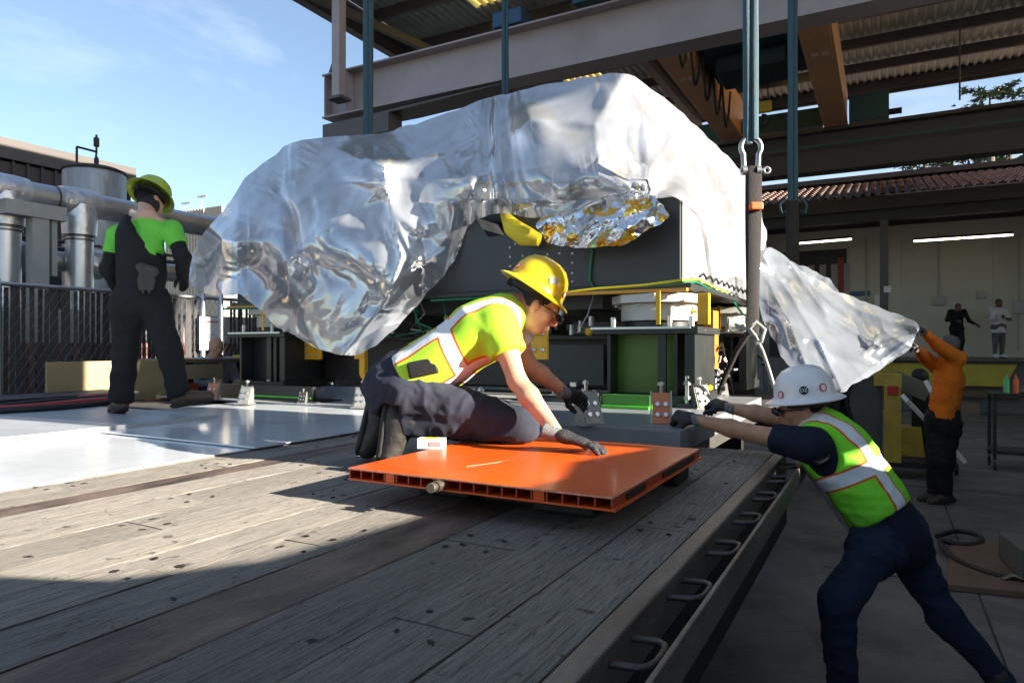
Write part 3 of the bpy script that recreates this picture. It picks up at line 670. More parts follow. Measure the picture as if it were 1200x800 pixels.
# pipes (plane X = -11.6), running along Y with elbows down
XP = -12.0
pp = thing('pipe_run', 'large silver galvanised duct pipes with wrapped elbows behind the slatted fence', 'pipes', (XP, 6, 0))
def py(px, yy, X=XP): return WX(px, yy, X)
def sec(a, b_, r, nm='pipe', m=None): return MB().cyl(a, b_, r, 24).build(nm, m or m_galv, pp, smooth=40)
pr = .21
top_a = py(-30, 214); 
zc = py(55, 232).z
yA, yB_ = py(5,232).y, py(92,243).y
sec((XP, 1.5, zc), (XP, yA-.3, zc), pr); sec((XP, yA+.3, zc), (XP, yB_-.3, zc), pr); sec((XP, yB_+.3, zc), (XP, py(235,262).y+6, zc), pr)
for yy in (yA, yB_):
    b = MB(); b.tube([(XP,yy-.30,zc),(XP,yy-.1,zc),(XP,yy+.1,zc),(XP,yy+.30,zc)], [pr+.035,pr+.05,pr+.05,pr+.035], 24); b.build('tee_wrap', m_wrap, pp, smooth=50)
    b = MB(); b.tube([(XP+.02,yy,zc-.05),(XP+.03,yy,zc-.35),(XP+.03,yy,zc-.55)], [pr+.05,pr+.055,pr+.045], 24); b.build('elbow_wrap', m_wrap, pp, smooth=50)
    sec((XP+.03,yy,zc-.56), (XP+.03,yy,0), pr)
    for zz in (zc-.585, zc-.64): MB().tube([(XP+.03,yy,zz),(XP+.03,yy,zz+.025)], pr+.025, 24).build('clamp_ring', mat('ring_dark', (.12,.12,.13), .4, metal=.8), pp, smooth=40)
zl = py(50,302).z
sec((XP-.25, yA-.9, zl), (XP-.25, py(220,302).y, zl), .17)
for px_ in (16, 110):
    yy = py(px_+8,302).y
    MB().tube([(XP-.22,yy-.30,zl),(XP-.22,yy-.12,zl),(XP-.22,yy+.1,zl),(XP-.22,yy+.28,zl)],[.19,.26,.26,.19],24).build('elbow_wrap', m_wrap, pp, smooth=50)
MB().tube([(XP,py(62,240).y,zc),(XP,py(62,240).y+.03,zc)], pr+.012, 24).build('clamp_ring', MATS['ring_dark'], pp)
for dz, rr_ in ((-.62,.03),(-.75,.04),(-.92,.03)):
    MB().cyl((XP-.45,2,zc+dz),(XP-.45,14,zc+dz),rr_,8).build('conduit', MATS['ring_dark'], pp)
# strut frame
m_strut = mat('grey_strut', (.33,.34,.33), .5, var=.1)
sf = thing('pipe_support', 'grey steel strut frame holding up the silver duct pipes', 'support frame', (XP+.3, yA+.6, 0))
ys_ = py(30,300).y
MB().bx(XP+.25, XP+.45, ys_-.12, ys_+.12, 0, zc-.42).build('post', m_strut, sf)
MB().bx(XP+.2, XP+.48, ys_-.5, py(59,280).y, zc-.42, zc-.2).build('arm', m_strut, sf)
MB().bx(XP+.3, XP+.4, py(48,280).y-.04, py(48,280).y+.04, zc-1.3, zc-.42).build('hanger', m_strut, sf)
# slatted chain-link fence
m_slat = mat('fence_slat', (.045,.04,.04), .6, var=.2, scale=5, rand=.3)
m_wire = mat('fence_wire', (.20,.19,.18), .5, metal=.4)
XF = -10.0; zf = 2.45
fn = thing('slatted_fence', 'chain link fence threaded with dark vertical slats and galvanised posts', 'fence', (XF, 6, 0))
sm_ = MB().bx(-.004,.004,-.028,.028,0,zf-.06).mesh('slat', m_slat)
y = 3.6; rn = random.Random(4); k = 0
while y < 14:
    if not (7.45 < y < 8.1) : inst(sm_, 'slat', fn, (XF, y+rn.uniform(-.008,.008), .02+rn.uniform(0,.02)), (rn.uniform(-.012,.012),0,rn.uniform(-.25,.25)), (1,rn.choice((1,1,1,.85)),1))
    y += .079
wr = MB()
for s_ in (1, -1):
    y = 1.0
    while y < 16.5:
        x0 = XF+.012*s_+.006; wr.tube([(x0, y, .02), (x0, y+s_*zf*.62, zf)], .0032, 4); y += .115
o = wr.build('wire_mesh', m_wire, fn); o['kind'] = 'stuff'
for yy in (4.5, 7.5, 7.85, 10.6, 13.5):
    MB().lathe([(.045,0),(.045,zf+.05),(.02,zf+.09)], (XF+.06, yy, 0), n=14).build('post', m_galv, fn, smooth=40)
MB().cyl((XF+.03,1,zf),(XF+.03,14,zf),.03,10).build('top_rail', m_galv, fn, smooth=40)
pn = WX(246,391,XF+.10)
sg = MB(); hw, hh = .30, .26; sg.bx(XF+.095,XF+.105,pn.y-.2,pn.y+.2,pn.z-.27,pn.z+.28); sgo = sg.build('fence_sign', m_white); tag(sgo, 'white rectangular notice sign hung on the fence above the bald man', 'sign')
MB().bx(XF+.106,XF+.108,pn.y-.16,pn.y+.16,pn.z+.19,pn.z+.21).build('red_line', mat('sign_red', (.5,.06,.04), .5), sgo)
for q in range(3): MB().bx(XF+.106,XF+.108,pn.y-.12,pn.y+.10-.03*q,pn.z-.02-.06*q,pn.z-.005-.06*q).build('text_line', mat('sign_grey', (.45,.4,.38), .5), sgo)
# sunlit brick wall behind the fence
m_brick = mat('brick_red', (.26,.10,.07), .85, var=.3, scale=5, rand=.3); m_mort = mat('mortar', (.42,.38,.34), .9)
bw = thing('brick_wall', 'low red brick wall behind the slatted fence', 'wall', (-10.9, 8, 0))
MB().bx(-11.15,-10.93,3,15,0,2.2).build('wall', m_mort, bw)
bk = box_mesh('brick', .05, .235, .085, m_brick, .006); n = 0
cand = []
for r_ in range(15):
    for c_ in range(30):
        cand.append((r_, c_))
for r_, c_ in cand:
    yy = 5.2+c_*.25+(.125 if r_ % 2 else 0); zz = .75+r_*.1
    if zz < 2.18 and n < 295: inst(bk, 'brick', bw, (-10.92, yy, zz)); n += 1
# distant pole lamps and a low beige roof on the left skyline
dz_ = thing('distant_building', 'pale ribbed rooftop screen far off between the tank and the plastic', 'building', WY(218,262,40))
pa, pb = WY(195,252,40), WY(242,252,40)
MB().bx(pa.x, pb.x+2, 40, 41, 0, WY(218,247,40).z).build('screen', mat('beige_far', (.42,.36,.28), .8), dz_)
for k in range(14): MB().bx(pa.x+k*.4, pa.x+k*.4+.12, 39.9, 40, 3, WY(218,247,40).z).build('rib', mat('beige_far2', (.5,.44,.36), .8), dz_)
for pxx, yt in ((237,230),(218,238)):
    a = WY(pxx,260,60); t_ = WY(pxx,yt,60)
    lp = thing('light_pole', 'thin floodlight pole far off on the skyline, ' + ('nearer the plastic cover' if pxx == 237 else 'nearer the man in overalls'), 'light pole', (a.x, 60, 0))
    MB().cyl((a.x,60,0),(a.x,60,t_.z),.09,6).build('pole', m_galv, lp); MB().bx(a.x-.9,a.x+.9,59.9,60.1,t_.z-.1,t_.z+.1).build('crossarm', m_galv, lp)
# ------------------------------------------------------------------ the machine
m_mach = mat('machine_charcoal', (.045,.047,.05), .42, var=.08, scale=3, dirt=.25, dirtcol=(.07,.07,.07), dscale=3)
m_machside = mat('machine_side_sunlit_grey', (.33,.33,.33), .5, var=.06, scale=3)  # sunlit side painted as a lighter grey than the housing
m_ped = mat('pedestal_black', (.022,.024,.022), .4, var=.15, scale=5, dirt=.3, dirtcol=(.05,.05,.045))
m_pedlit = mat('pedestal_sunlit_green', (.11,.17,.02), .35, var=.2, scale=4)  # yellow-green sunlit patch painted into the web's colour
m_green = mat('green_base_paint', (.10,.55,.03), .4, var=.15, scale=6, dirt=.3, dirtcol=(.03,.18,.02))
m_maroon = mat('beam_brown_black', (.035,.024,.022), .5, var=.15)
m_brkt = mat('bracket_yellow', (.80,.42,.01), .4, var=.08, scale=6, dirt=.15, dirtcol=(.3,.15,.03))
m_alu = mat('aluminium', (.62,.62,.60), .33, metal=.75, var=.12, scale=8, dirt=.2, dirtcol=(.25,.25,.25))
m_off = mat('bearing_offwhite', (.62,.60,.54), .45, var=.08, scale=6, dirt=.3, dirtcol=(.3,.28,.22), dscale=8)
m_zinc = mat('zinc_bolt', (.6,.6,.6), .3, metal=.9)
m_gcable = mat('green_cable', (.01,.18,.09), .4); m_ycable = mat('yellow_cable', (.55,.55,.03), .4)
m_orstrip = mat('orange_strip', (.75,.33,.03), .45, var=.1)
m_olivebox = mat('olive_box', (.40,.36,.16), .5, var=.1)
HX0, HX1, HY0, HY1 = -5.95, -1.29, 4.9, 7.7
mc = thing('steel_machine', 'large charcoal steel machine on black pedestals, wrapped in crumpled clear plastic', 'machine', (-3.7, 6.2, DZ))
b = MB(); b.prism([(HX0,2.10),(HX1,2.10),(HX1,2.73),(-2.62,2.73),(-2.72,2.56),(-2.9,2.56),(-3.02,2.73),(HX0,2.73)], 'y', HY0, HY1)
b.build('housing', m_mach, mc, bevel=.006)
MB().bx(HX1+.001, HX1+.014, HY0+.02, HY1-.02, 2.13, 2.71).build('sunlit_side', m_machside, mc, bevel=.004)
MB().bx(HX0-.05, HX1+.09, HY0-.05, HY1, 2.062, 2.098).build('base_plate', m_ped, mc, bevel=.004)
MB().bx(-2.2, HX1+.07, HY0-.10, HY0-.052, 2.035, 2.058).build('edge_strip', m_orstrip, mc)
MB().bx(HX0-.04, -5.1, HY0-.10, HY0-.052, 2.035, 2.058).build('edge_strip', m_orstrip, mc)
MB().bx(HX0+.05, -4.95, 5.3, 5.6, 2.3, 2.7).build('end_block', m_mach, mc, bevel=.01)
b = MB(); b.prism([(4.78,2.12),(4.78,2.2),(5.0,2.45),(5.4,2.45),(5.4,2.12)],'x',-5.72,-5.42); b.build('end_wedge', m_mach, mc)
# bolts on the housing front
bolt2 = MB().lathe([(.011,0),(.011,.006),(.006,.010)], n=8).mesh('bolt_head', m_zinc, 50)
pts = []
for r_ in range(5):
    for c_ in range(2): pts.append((670+8*0+c_*0, 0))
P0 = [(598,301),(598,312),(598,323),(598,290),(671,297),(671,308),(671,320),(671,330),(656,297),(642,298),(627,299),(613,300),(604,286),(618,285),(605,272),(602,278),(671,342),(598,334)]
for x_, y_ in P0:
    p = WY(x_, y_, HY0-.001); inst(bolt2, 'bolt_head', mc, p, (R(90),0,0))
for k in range(6): inst(bolt2, 'bolt_head', mc, (HX1+.014, 5.1+k*.42, 2.18), (0,R(90),0))
# cables along the lower edge
def cable(pts, r, m, nm, par=mc): return MB().tube(pts, r, 6, m).build(nm, m, par, smooth=60)
cz = 2.115
cable([WY(505,352,HY0-.03), WY(560,349,HY0-.03), WY(640,345,HY0-.035), WY(700,341,HY0-.04), WY(760,336,HY0-.04), WY(800,331,HY0-.05), Vector((HX1+.05,5.15,2.13)), Vector((HX1+.05,5.8,2.11)), Vector((HX1+.055,6.3,2.10)), Vector((HX1+.06,6.6,2.05)), Vector((HX1+.08,6.9,1.96))], .011, m_gcable, 'green_cable')
cable([WY(600,344,HY0-.055), WY(660,343,HY0-.05), WY(700,338,HY0-.055), WY(756,334,HY0-.055), WY(799,328,HY0-.065), Vector((HX1+.075,5.15,2.145)), Vector((HX1+.075,5.7,2.125)), Vector((HX1+.075,6.2,2.12))], .009, m_ycable, 'yellow_cable')
cable([WY(694,292,HY0-.02), WY(692,310,HY0-.02), WY(691,328,HY0-.02), WY(696,338,HY0-.025), WY(712,341,HY0-.03)], .011, m_gcable, 'green_cable')
cable([WY(262,362,4.74), WY(300,361,4.74), WY(330,361,4.74)], .011, m_gcable, 'green_cable')
for k in range(9):
    y0 = 5.1+k*.22; cable([(HX1+.09,y0,2.16),(HX1+.10,y0+.08,2.19),(HX1+.10,y0+.16,2.17),(HX1+.09,y0+.22,2.16)], .010, m_black, 'cable_loop')
# pedestals
def pedestal(xc, yc, lite=False):
    p = 'pedestal'
    w_, dpt = .78, .72
    x0, x1, y0, y1 = xc-w_/2, xc+w_/2, yc-dpt/2, yc+dpt/2
    pd = MB().bx(x0, x1, y0, y1, 1.735, 1.785).build('pedestal', m_ped, mc, bevel=.004)
    MB().bx(x0-.01, x1-.05, y0-.02, y0-.001, 1.770, 1.786).build('plate_edge', m_alu, pd)
    # H section column
    MB().bx(x0+.10, x0+.125, y0+.04, y1-.05, 1.30, 1.734).build('flange', m_ped, pd)
    MB().bx(x1-.18, x1-.155, y0+.04, y1-.05, 1.30, 1.734).build('flange', m_ped, pd)
    MB().bx(x0+.126, x1-.181, y0+.20, y0+.225, 1.30, 1.734).build('web', m_pedlit if lite else m_ped, pd)
    MB().bx(x1-.10, x1-.03, y0+.03, y1-.05, 1.30, 1.734).build('stiffener', m_ped, pd)
    MB().bx(x1-.30, x1-.24, y0+.05, y0+.08, 1.30, 1.734).build('stiffener', m_ped, pd)
    MB().bx(x0+.05, x1-.02, y0, y1, 1.225, 1.298).build('foot_plate', m_ped, pd)
    # bearing
    def hexa(r, z0, z1, n, m, nm): MB().lathe([(r,z0),(r,z1)], (xc+.0,yc+.02,0), Matrix.Rotation(R(12),3,'Z'), n).build(nm, m, pd, smooth=35, bevel=.006)
    hexa(.36, 1.965, 2.03, 8, m_off, 'bearing_ring'); hexa(.285, 1.835, 1.963, 28, m_off, 'bearing_drum'); hexa(.26, 1.787, 1.833, 20, m_ped, 'bearing_foot')
    for a in range(8):
        aa = R(a*45+35); inst(bolt2, 'bolt_head', pd, (xc+.33*math.cos(aa), yc+.02+.33*math.sin(aa), 1.952), (R(180),0,0), (1.5,1.5,1.5))
    for (dx, dy) in ((.18,-.32),(.33,-.30),(-.25,-.3)):
        MB().cyl((xc+dx,yc+dy,1.787),(xc+dx,yc+dy,1.86),.022,10).build('levelling_foot', m_zinc, pd, smooth=40)
    MB().bx(xc+.36, xc+.44, yc-.26, yc-.2, 1.80, 2.02).build('guide_block', m_brkt, pd, bevel=.004)
    MB().bx(xc+.10, xc+.13, yc-.385, yc-.375, 1.80, 2.04).build('pin_bar', m_brkt, pd)
    return pd
pedestal(-1.52, 5.12, True); pedestal(-1.52, 7.15); pedestal(-5.5, 5.12); pedestal(-5.5, 7.15)
# green skid beams, low beams and cross beams
for yy0, yy1, xx, m_ in ((4.44, 5.5, -1.42, m_green), (6.9, 7.5, -1.5, m_green)):
    b = MB(); b.bx(xx-.30, xx+.04, yy0, yy1, 1.222, 1.243); b.build('skid_beam', m_, mc, bevel=.004)
    MB().bx(xx-.312, xx-.304, yy0, yy1, 1.222, 1.30).build('skid_lip', m_ped, mc)
b = MB(); b.bx(-1.72,-1.38,4.46,4.49,1.245,1.315); b.build('green_panel', mat('green_shade', (.07,.25,.03), .4), mc)
b = MB(); b.bx(-5.85,-4.6,4.62,4.66,1.135,1.27); b.bx(-5.9,-4.5,4.56,4.9,1.132,1.142); b.build('low_beam', m_ped, mc)
MB().bx(-5.5,-4.62,4.612,4.619,1.16,1.175).build('green_line', m_green, mc)
MB().bx(-5.1, -1.95, 5.30, 5.36, 1.30, 1.70).build('cross_beam', m_maroon, mc, bevel=.004)
MB().bx(-5.1, -1.95, 5.22, 5.42, 1.705, 1.73).build('cross_beam_flange', m_maroon, mc)
MB().bx(-2.6, -1.96, 5.12, 5.15, 1.33, 1.66).build('access_panel', mat('panel_grey_green', (.035,.04,.035), .5), mc, bevel=.004)
MB().bx(-5.1, -1.95, 7.1, 7.16, 1.30, 1.70).build('cross_beam', m_maroon, mc)
MB().bx(-4.9, -2.0, 5.2, 7.2, 1.95, 2.06).build('under_tray', m_ped, mc)
MB().bx(-5.1, -1.95, 6.4, 6.43, 1.30, 1.95).build('gap_blocker', m_ped, mc)  # added dark plates, blocking the bright background in the gap under the machine
MB().bx(-5.2, -1.2, 7.55, 7.6, 1.13, 2.06).build('gap_blocker', m_ped, mc)
for k, xx in enumerate((-4.4,-3.6,-2.9,-2.35)):
    MB().bx(xx, xx+.35, 5.4, 5.8, 1.74, 1.95-.03*k).build('drive_unit', m_ped, mc, bevel=.01)
for (xx, yy, zz) in ((-2.1,5.2,1.85),(-2.35,5.15,1.9),(-2.25,5.15,1.78),(-4.95,4.9,1.85),(-4.75,4.85,1.80)):
    MB().cyl((xx,yy,zz-.04),(xx,yy,zz+.04),.024,10).build('fitting', m_alu, mc, smooth=40)
for (x0_, y0_, x1_, y1_, yy) in ((354,400,376,421,5.05),(621,375,641,421,4.6)):
    a = WY(x0_,y1_,yy); c = WY(x1_,y0_,yy); bk_ = MB().bx(a.x, c.x, yy, yy+.03, a.z, c.z).build('bracket', m_brkt, mc, bevel=.004)
    for fx in (.25,.75):
        for fz in (.25,.65): inst(bolt2, 'bolt_head', bk_, (a.x+(c.x-a.x)*fx, yy, a.z+(c.z-a.z)*fz), (R(90),0,0), (1.7,1.7,1.7))
a = WY(421,449,4.95); c = WY(427,408,4.95)
b = MB(); b.bx(a.x, c.x, 4.95, 5.0, a.z+.08, c.z); b.bx(a.x-.06, a.x, 4.95, 5.0, c.z-.1, c.z-.04); b.prism([(a.x,a.z+.08),(c.x,a.z+.08),(c.x+.06,a.z+.02),(c.x+.02,a.z-.01)],'y',4.95,5.0); b.build('strap_bracket', m_brkt, mc)
# orange and metal clutter between the two right pedestals
MB().bx(-1.35,-1.27,5.9,6.1,1.45,1.95).build('orange_plate', mat('orange_plate', (.5,.2,.02), .5), mc, bevel=.004)
rn = random.Random(9)
for k in range(26):
    b = MB(); p = Vector((-1.25+rn.uniform(-.12,.10), 6.0+rn.uniform(-.2,.2), 1.38+rn.uniform(-.1,.16))); b.cyl(p, p+Vector((rn.gauss(0,1),rn.gauss(0,1),rn.gauss(0,1))).normalized()*rn.uniform(.03,.07), rn.uniform(.008,.018), 6); b.build('chain_link', m_zinc, mc, smooth=40)
b = MB()
for k in range(14):
    y0 = 5.7+k*.2; pts = [Vector((-1.5+rn.uniform(-.25,.3), y0+.3*t+rn.uniform(-.15,.15), 1.18+rn.uniform(0,.5))) for t in range(4)]; b.tube(pts, .012, 5)
b.build('hoses', m_black, mc, smooth=60, kind='stuff')
fits = [MB().lathe([(.02,0),(.02,.05),(.012,.055),(.012,.09)], n=8).mesh('fitting', m_alu, 40), box_mesh('fitting', .07,.05,.06, m_ped, .006), box_mesh('fitting', .05,.03,.09, m_alu, .004), MB().lathe([(.03,0),(.03,.02),(.018,.022),(.018,.06)], n=6).mesh('fitting', m_brkt)]
for k in range(46):
    inst(rn.choice(fits), 'fitting', mc, (rn.uniform(-4.9,-1.0), rn.uniform(4.95,5.25) if k % 3 else rn.uniform(5.6,7.3), rn.choice((1.76,1.80,1.9,1.34,1.27))), (rn.choice((0,R(90))), rn.choice((0,R(90))), rn.uniform(0,3)), (rn.uniform(.6,1.2),)*3)
for k in range(12):
    x0 = rn.uniform(-4.8,-1.6); cable([(x0,4.98+rn.uniform(0,.1),2.05),(x0+rn.uniform(-.1,.1),4.97,1.9+rn.uniform(-.05,.05)),(x0+rn.uniform(-.3,.3),5.0,1.80),(x0+rn.uniform(-.4,.4),5.15,1.74)], rn.choice((.007,.010)), rn.choice((m_black,m_black,m_gcable,MATS['machine_side_sunlit_grey'])), 'drop_cable')
# structure inside the plastic
MB().bx(-5.75,-5.25,5.35,6.2,2.75,3.55).build('olive_cabinet', m_olivebox, mc, bevel=.02)
b = MB(); b.prism([(-5.0,2.735),(-1.95,2.735),(-2.0,3.0),(-2.5,3.3),(-3.6,3.2),(-4.4,3.1),(-4.8,2.95)],'y',6.0,6.9); b.build('upper_frame', m_mach, mc, bevel=.02)
MB().bx(-3.3,-2.5,5.3,5.7,2.735,3.2).build('motor_block', m_mach, mc, bevel=.03)
MB().lathe([(.02,-.5),(.28,-.45),(.30,0),(.28,.45),(.02,.5)],(-4.3,5.5,2.95),Matrix.Rotation(R(90),3,'Y'),20).build('steel_drum', m_alu, mc, smooth=40)
b = MB(); pr_ = [(0.0,0),(.10,-.02),(.18,-.07),(.24,-.15),(.26,-.25)]
ya = WY(592,250,4.78); b.tube([WY(590,250,4.82), WY(600,266,4.78), WY(614,276,4.76), WY(632,281,4.78)], [.03,.075,.085,.05], 12); b.build('yellow_cushion', mat('yellow_foam', (.75,.55,.02), .6), mc, smooth=60)

# ------------------------------------------------------------------ films
def inpoly(P, poly):
    x, y = P[:, 0], P[:, 1]; r = np.zeros(len(P), bool); n = len(poly); j = n-1
    for i in range(n):
        xi, yi = poly[i]; xj, yj = poly[j]
        c = ((yi > y) != (yj > y)) & (x < (xj-xi)*(y-yi)/((yj-yi) if yj != yi else 1e-9)+xi); r ^= c; j = i
    return r
def segdist(P, a, b_):
    a = np.array(a, float); b_ = np.array(b_, float); d = b_-a; t = np.clip(((P-a) @ d)/max(1e-9, d @ d), 0, 1); q = a+t[:, None]*d
    return np.linalg.norm(P-q, axis=1), q
def smooth_poly(poly, it=2):
    for _ in range(it):
        q = []
        for i in range(len(poly)):
            a, b_ = np.array(poly[i], float), np.array(poly[(i+1) % len(poly)], float); q += [tuple(.75*a+.25*b_), tuple(.25*a+.75*b_)]
        poly = q
    return poly
def tps(C, v, Q, lam=2.0):
    C = np.array(C, float); n = len(C)
    def phi(r2): return .5*r2*np.log(np.maximum(r2, 1e-9))
    K = phi(((C[:, None]-C[None])**2).sum(-1)/1e4)+lam*1e-3*np.eye(n); Pm = np.c_[np.ones(n), C/100]
    A = np.block([[K, Pm], [Pm.T, np.zeros((3, 3))]]); s = np.linalg.solve(A, np.r_[v, 0, 0, 0])
    out = np.empty(len(Q))
    for i in range(0, len(Q), 4000):
        q = Q[i:i+4000]; out[i:i+4000] = phi(((q[:, None]-C[None])**2).sum(-1)/1e4) @ s[:n] + np.c_[np.ones(len(q)), q/100] @ s[n:]
    return out
def facet(P, cell, seed):
    """random heights on a jittered triangulated lattice, linearly interpolated: crumple facets with sharp edges"""
    Q = P/cell; I = np.floor(Q).astype(np.int64); best = np.full(len(P), 1e9); out = np.zeros(len(P))
    def node(i, j): return np.stack([i+.5+.7*(hash3(i, j, np.int64(seed)+0*i)-.5), j+.5+.7*(hash3(i, j, np.int64(seed+11)+0*i)-.5)], -1), hash3(i, j, np.int64(seed+23)+0*i)
    for di in (-1, 0, 1):
        for dj in (-1, 0, 1):
            i, j = I[:, 0]+di, I[:, 1]+dj; A, a = node(i, j); B, b_ = node(i+1, j); C, c = node(i, j+1); D, d = node(i+1, j+1)
            for (p, q, r_, hp, hq, hr) in ((A, B, C, a, b_, c), (B, D, C, b_, d, c)):
                v0 = q-p; v1 = r_-p; v2 = Q-p; den = v0[:, 0]*v1[:, 1]-v1[:, 0]*v0[:, 1]; den = np.where(np.abs(den) < 1e-6, 1e-6, den)
                u = (v2[:, 0]*v1[:, 1]-v1[:, 0]*v2[:, 1])/den; w_ = (v0[:, 0]*v2[:, 1]-v2[:, 0]*v0[:, 1])/den
                ok = np.maximum(np.maximum(-u, -w_), u+w_-1); h_ = hp*(1-u-w_)+hq*u+hr*w_; m = ok < best; out = np.where(m, h_, out); best = np.where(m, ok, best)
    return out-.5
def film(name, poly, ctrl, mode, step, material, parent=None, creases=(), crump=((60,.10),(26,.04),(12,.015)), seed=1, warp=1.0, dfun=None, skirt=None, crumpmask=None, stretch=None):
    poly = smooth_poly(poly, 2); PA = np.array(poly)
    rng = np.random.RandomState(seed); PA = PA + (np.stack([vnoise(np.c_[PA/9, np.zeros(len(PA))]+seed), vnoise(np.c_[PA/9, np.ones(len(PA))*5]+seed)], 1)-.5)*4; poly = [tuple(p) for p in PA]
    x0, y0 = PA.min(0)-step; x1, y1 = PA.max(0)+step
    gx = np.arange(x0, x1+step, step); gy = np.arange(y0, y1+step, step); X, Y = np.meshgrid(gx, gy, indexing='ij'); Q = np.stack([X.ravel(), Y.ravel()], 1)
    n1, n2 = len(gx), len(gy); ids = np.arange(n1*n2).reshape(n1, n2)
    F = np.stack([ids[:-1, :-1], ids[1:, :-1], ids[1:, 1:], ids[:-1, 1:]], -1).reshape(-1, 4)
    F = F[inpoly(Q[F].mean(1), poly)]
    # snap the rim onto the outline
    cnt = np.bincount(F.ravel(), minlength=len(Q)); rim = np.where((cnt > 0) & (cnt < 4))[0]
    bd = np.full(len(rim), 1e9); bq = Q[rim].copy()
    for i in range(len(poly)):
        d, q = segdist(Q[rim], poly[i], poly[(i+1) % len(poly)]); m = d < bd; bd = np.where(m, d, bd); bq[m] = q[m]
    Q[rim] = bq
    used = np.unique(F); rem = np.full(len(Q), -1); rem[used] = np.arange(len(used)); Q = Q[used]; F = rem[F]
    C = [c[:2] for c in ctrl]; v = tps(C, np.array([c[2] for c in ctrl], float), Q)
    for line, amp, sg in creases:
        d = np.full(len(Q), 1e9)
        for a, b_ in zip(line[:-1], line[1:]): d = np.minimum(d, segdist(Q, a, b_)[0])
        v = v-amp*(np.sqrt((d/sg)**2+.02)+.4)**-1*.4*(.55+.9*vnoise(np.c_[Q/30, np.full(len(Q), amp*50)]))*np.clip(1.6-d/sg*.5,0,1)
    wp = np.stack([fbm(np.c_[Q/55, np.full(len(Q), seed)], 2), fbm(np.c_[Q/55, np.full(len(Q), seed+9.)], 2)], 1)-.5
    mk = np.ones(len(Q)) if crumpmask is None else crumpmask(Q)
    S = Q if stretch is None else stretch(Q)
    for k, (cell, amp) in enumerate(crump):
        v = v+facet(S+wp*60*warp, cell, seed*7+k)*amp*mk
    v = v+(ridge(np.c_[(S+wp*50)/34, np.full(len(Q), seed*1.)], 2)-.6)*crump[0][1]*.08*mk
    l = (Q[:, 0]-600)/800
    d = v/(CA+SA*l) if mode == 'Y' else v
    co = np.stack([(-SA+CA*l)*d, (CA+SA*l)*d, CAMZ+(405-Q[:, 1])/800*d], 1)
    fs = [tuple(f) for f in F]; co = [tuple(c) for c in co]
    if skirt:  # the film carries on over the top and down behind
        from collections import Counter
        ec = Counter()
        for f in fs:
            for a, b_ in zip(f, f[1:]+f[:1]): ec[(min(a, b_), max(a, b_))] += 1
        be = [e for e, c in ec.items() if c == 1 and skirt(Q[e[0]]) and skirt(Q[e[1]])]
        mp_ = {}
        for s_, (dy, dz) in enumerate(((.12,-.02),(.4,-.06),(.9,-.22),(1.3,-.7),(1.45,-1.4),(1.5,-2.2))):
            nm = {}
            for e in be:
                for q in e:
                    if q not in nm:
                        base = co[q]; nm[q] = len(co); n_ = (hash3(np.int64(q), np.int64(s_), np.int64(3))-.5)*.06
                        co.append((base[0]-.1*dy, base[1]+dy+n_, base[2]+dz+n_))
            for a, b_ in be:
                pa_, pb_ = (a, b_) if s_ == 0 else (mp_[a], mp_[b_]); fs.append((pa_, pb_, nm[b_], nm[a]))
            mp_ = nm
    me = bpy.data.meshes.new(name); base = wloc(parent) if parent else Vector(co[len(co)//2]); cc = np.array(co)-np.array(base)
    me.from_pydata([tuple(c) for c in cc], [], [f[::-1] for f in fs]); me.materials.append(material)
    me.polygons.foreach_set('use_smooth', [True]*len(me.polygons)); me.set_sharp_from_angle(angle=R(38)); me.update()
    o = bpy.data.objects.new(name, me); COL.objects.link(o); o.parent = parent; o.location = (0,0,0) if parent else base
    return o
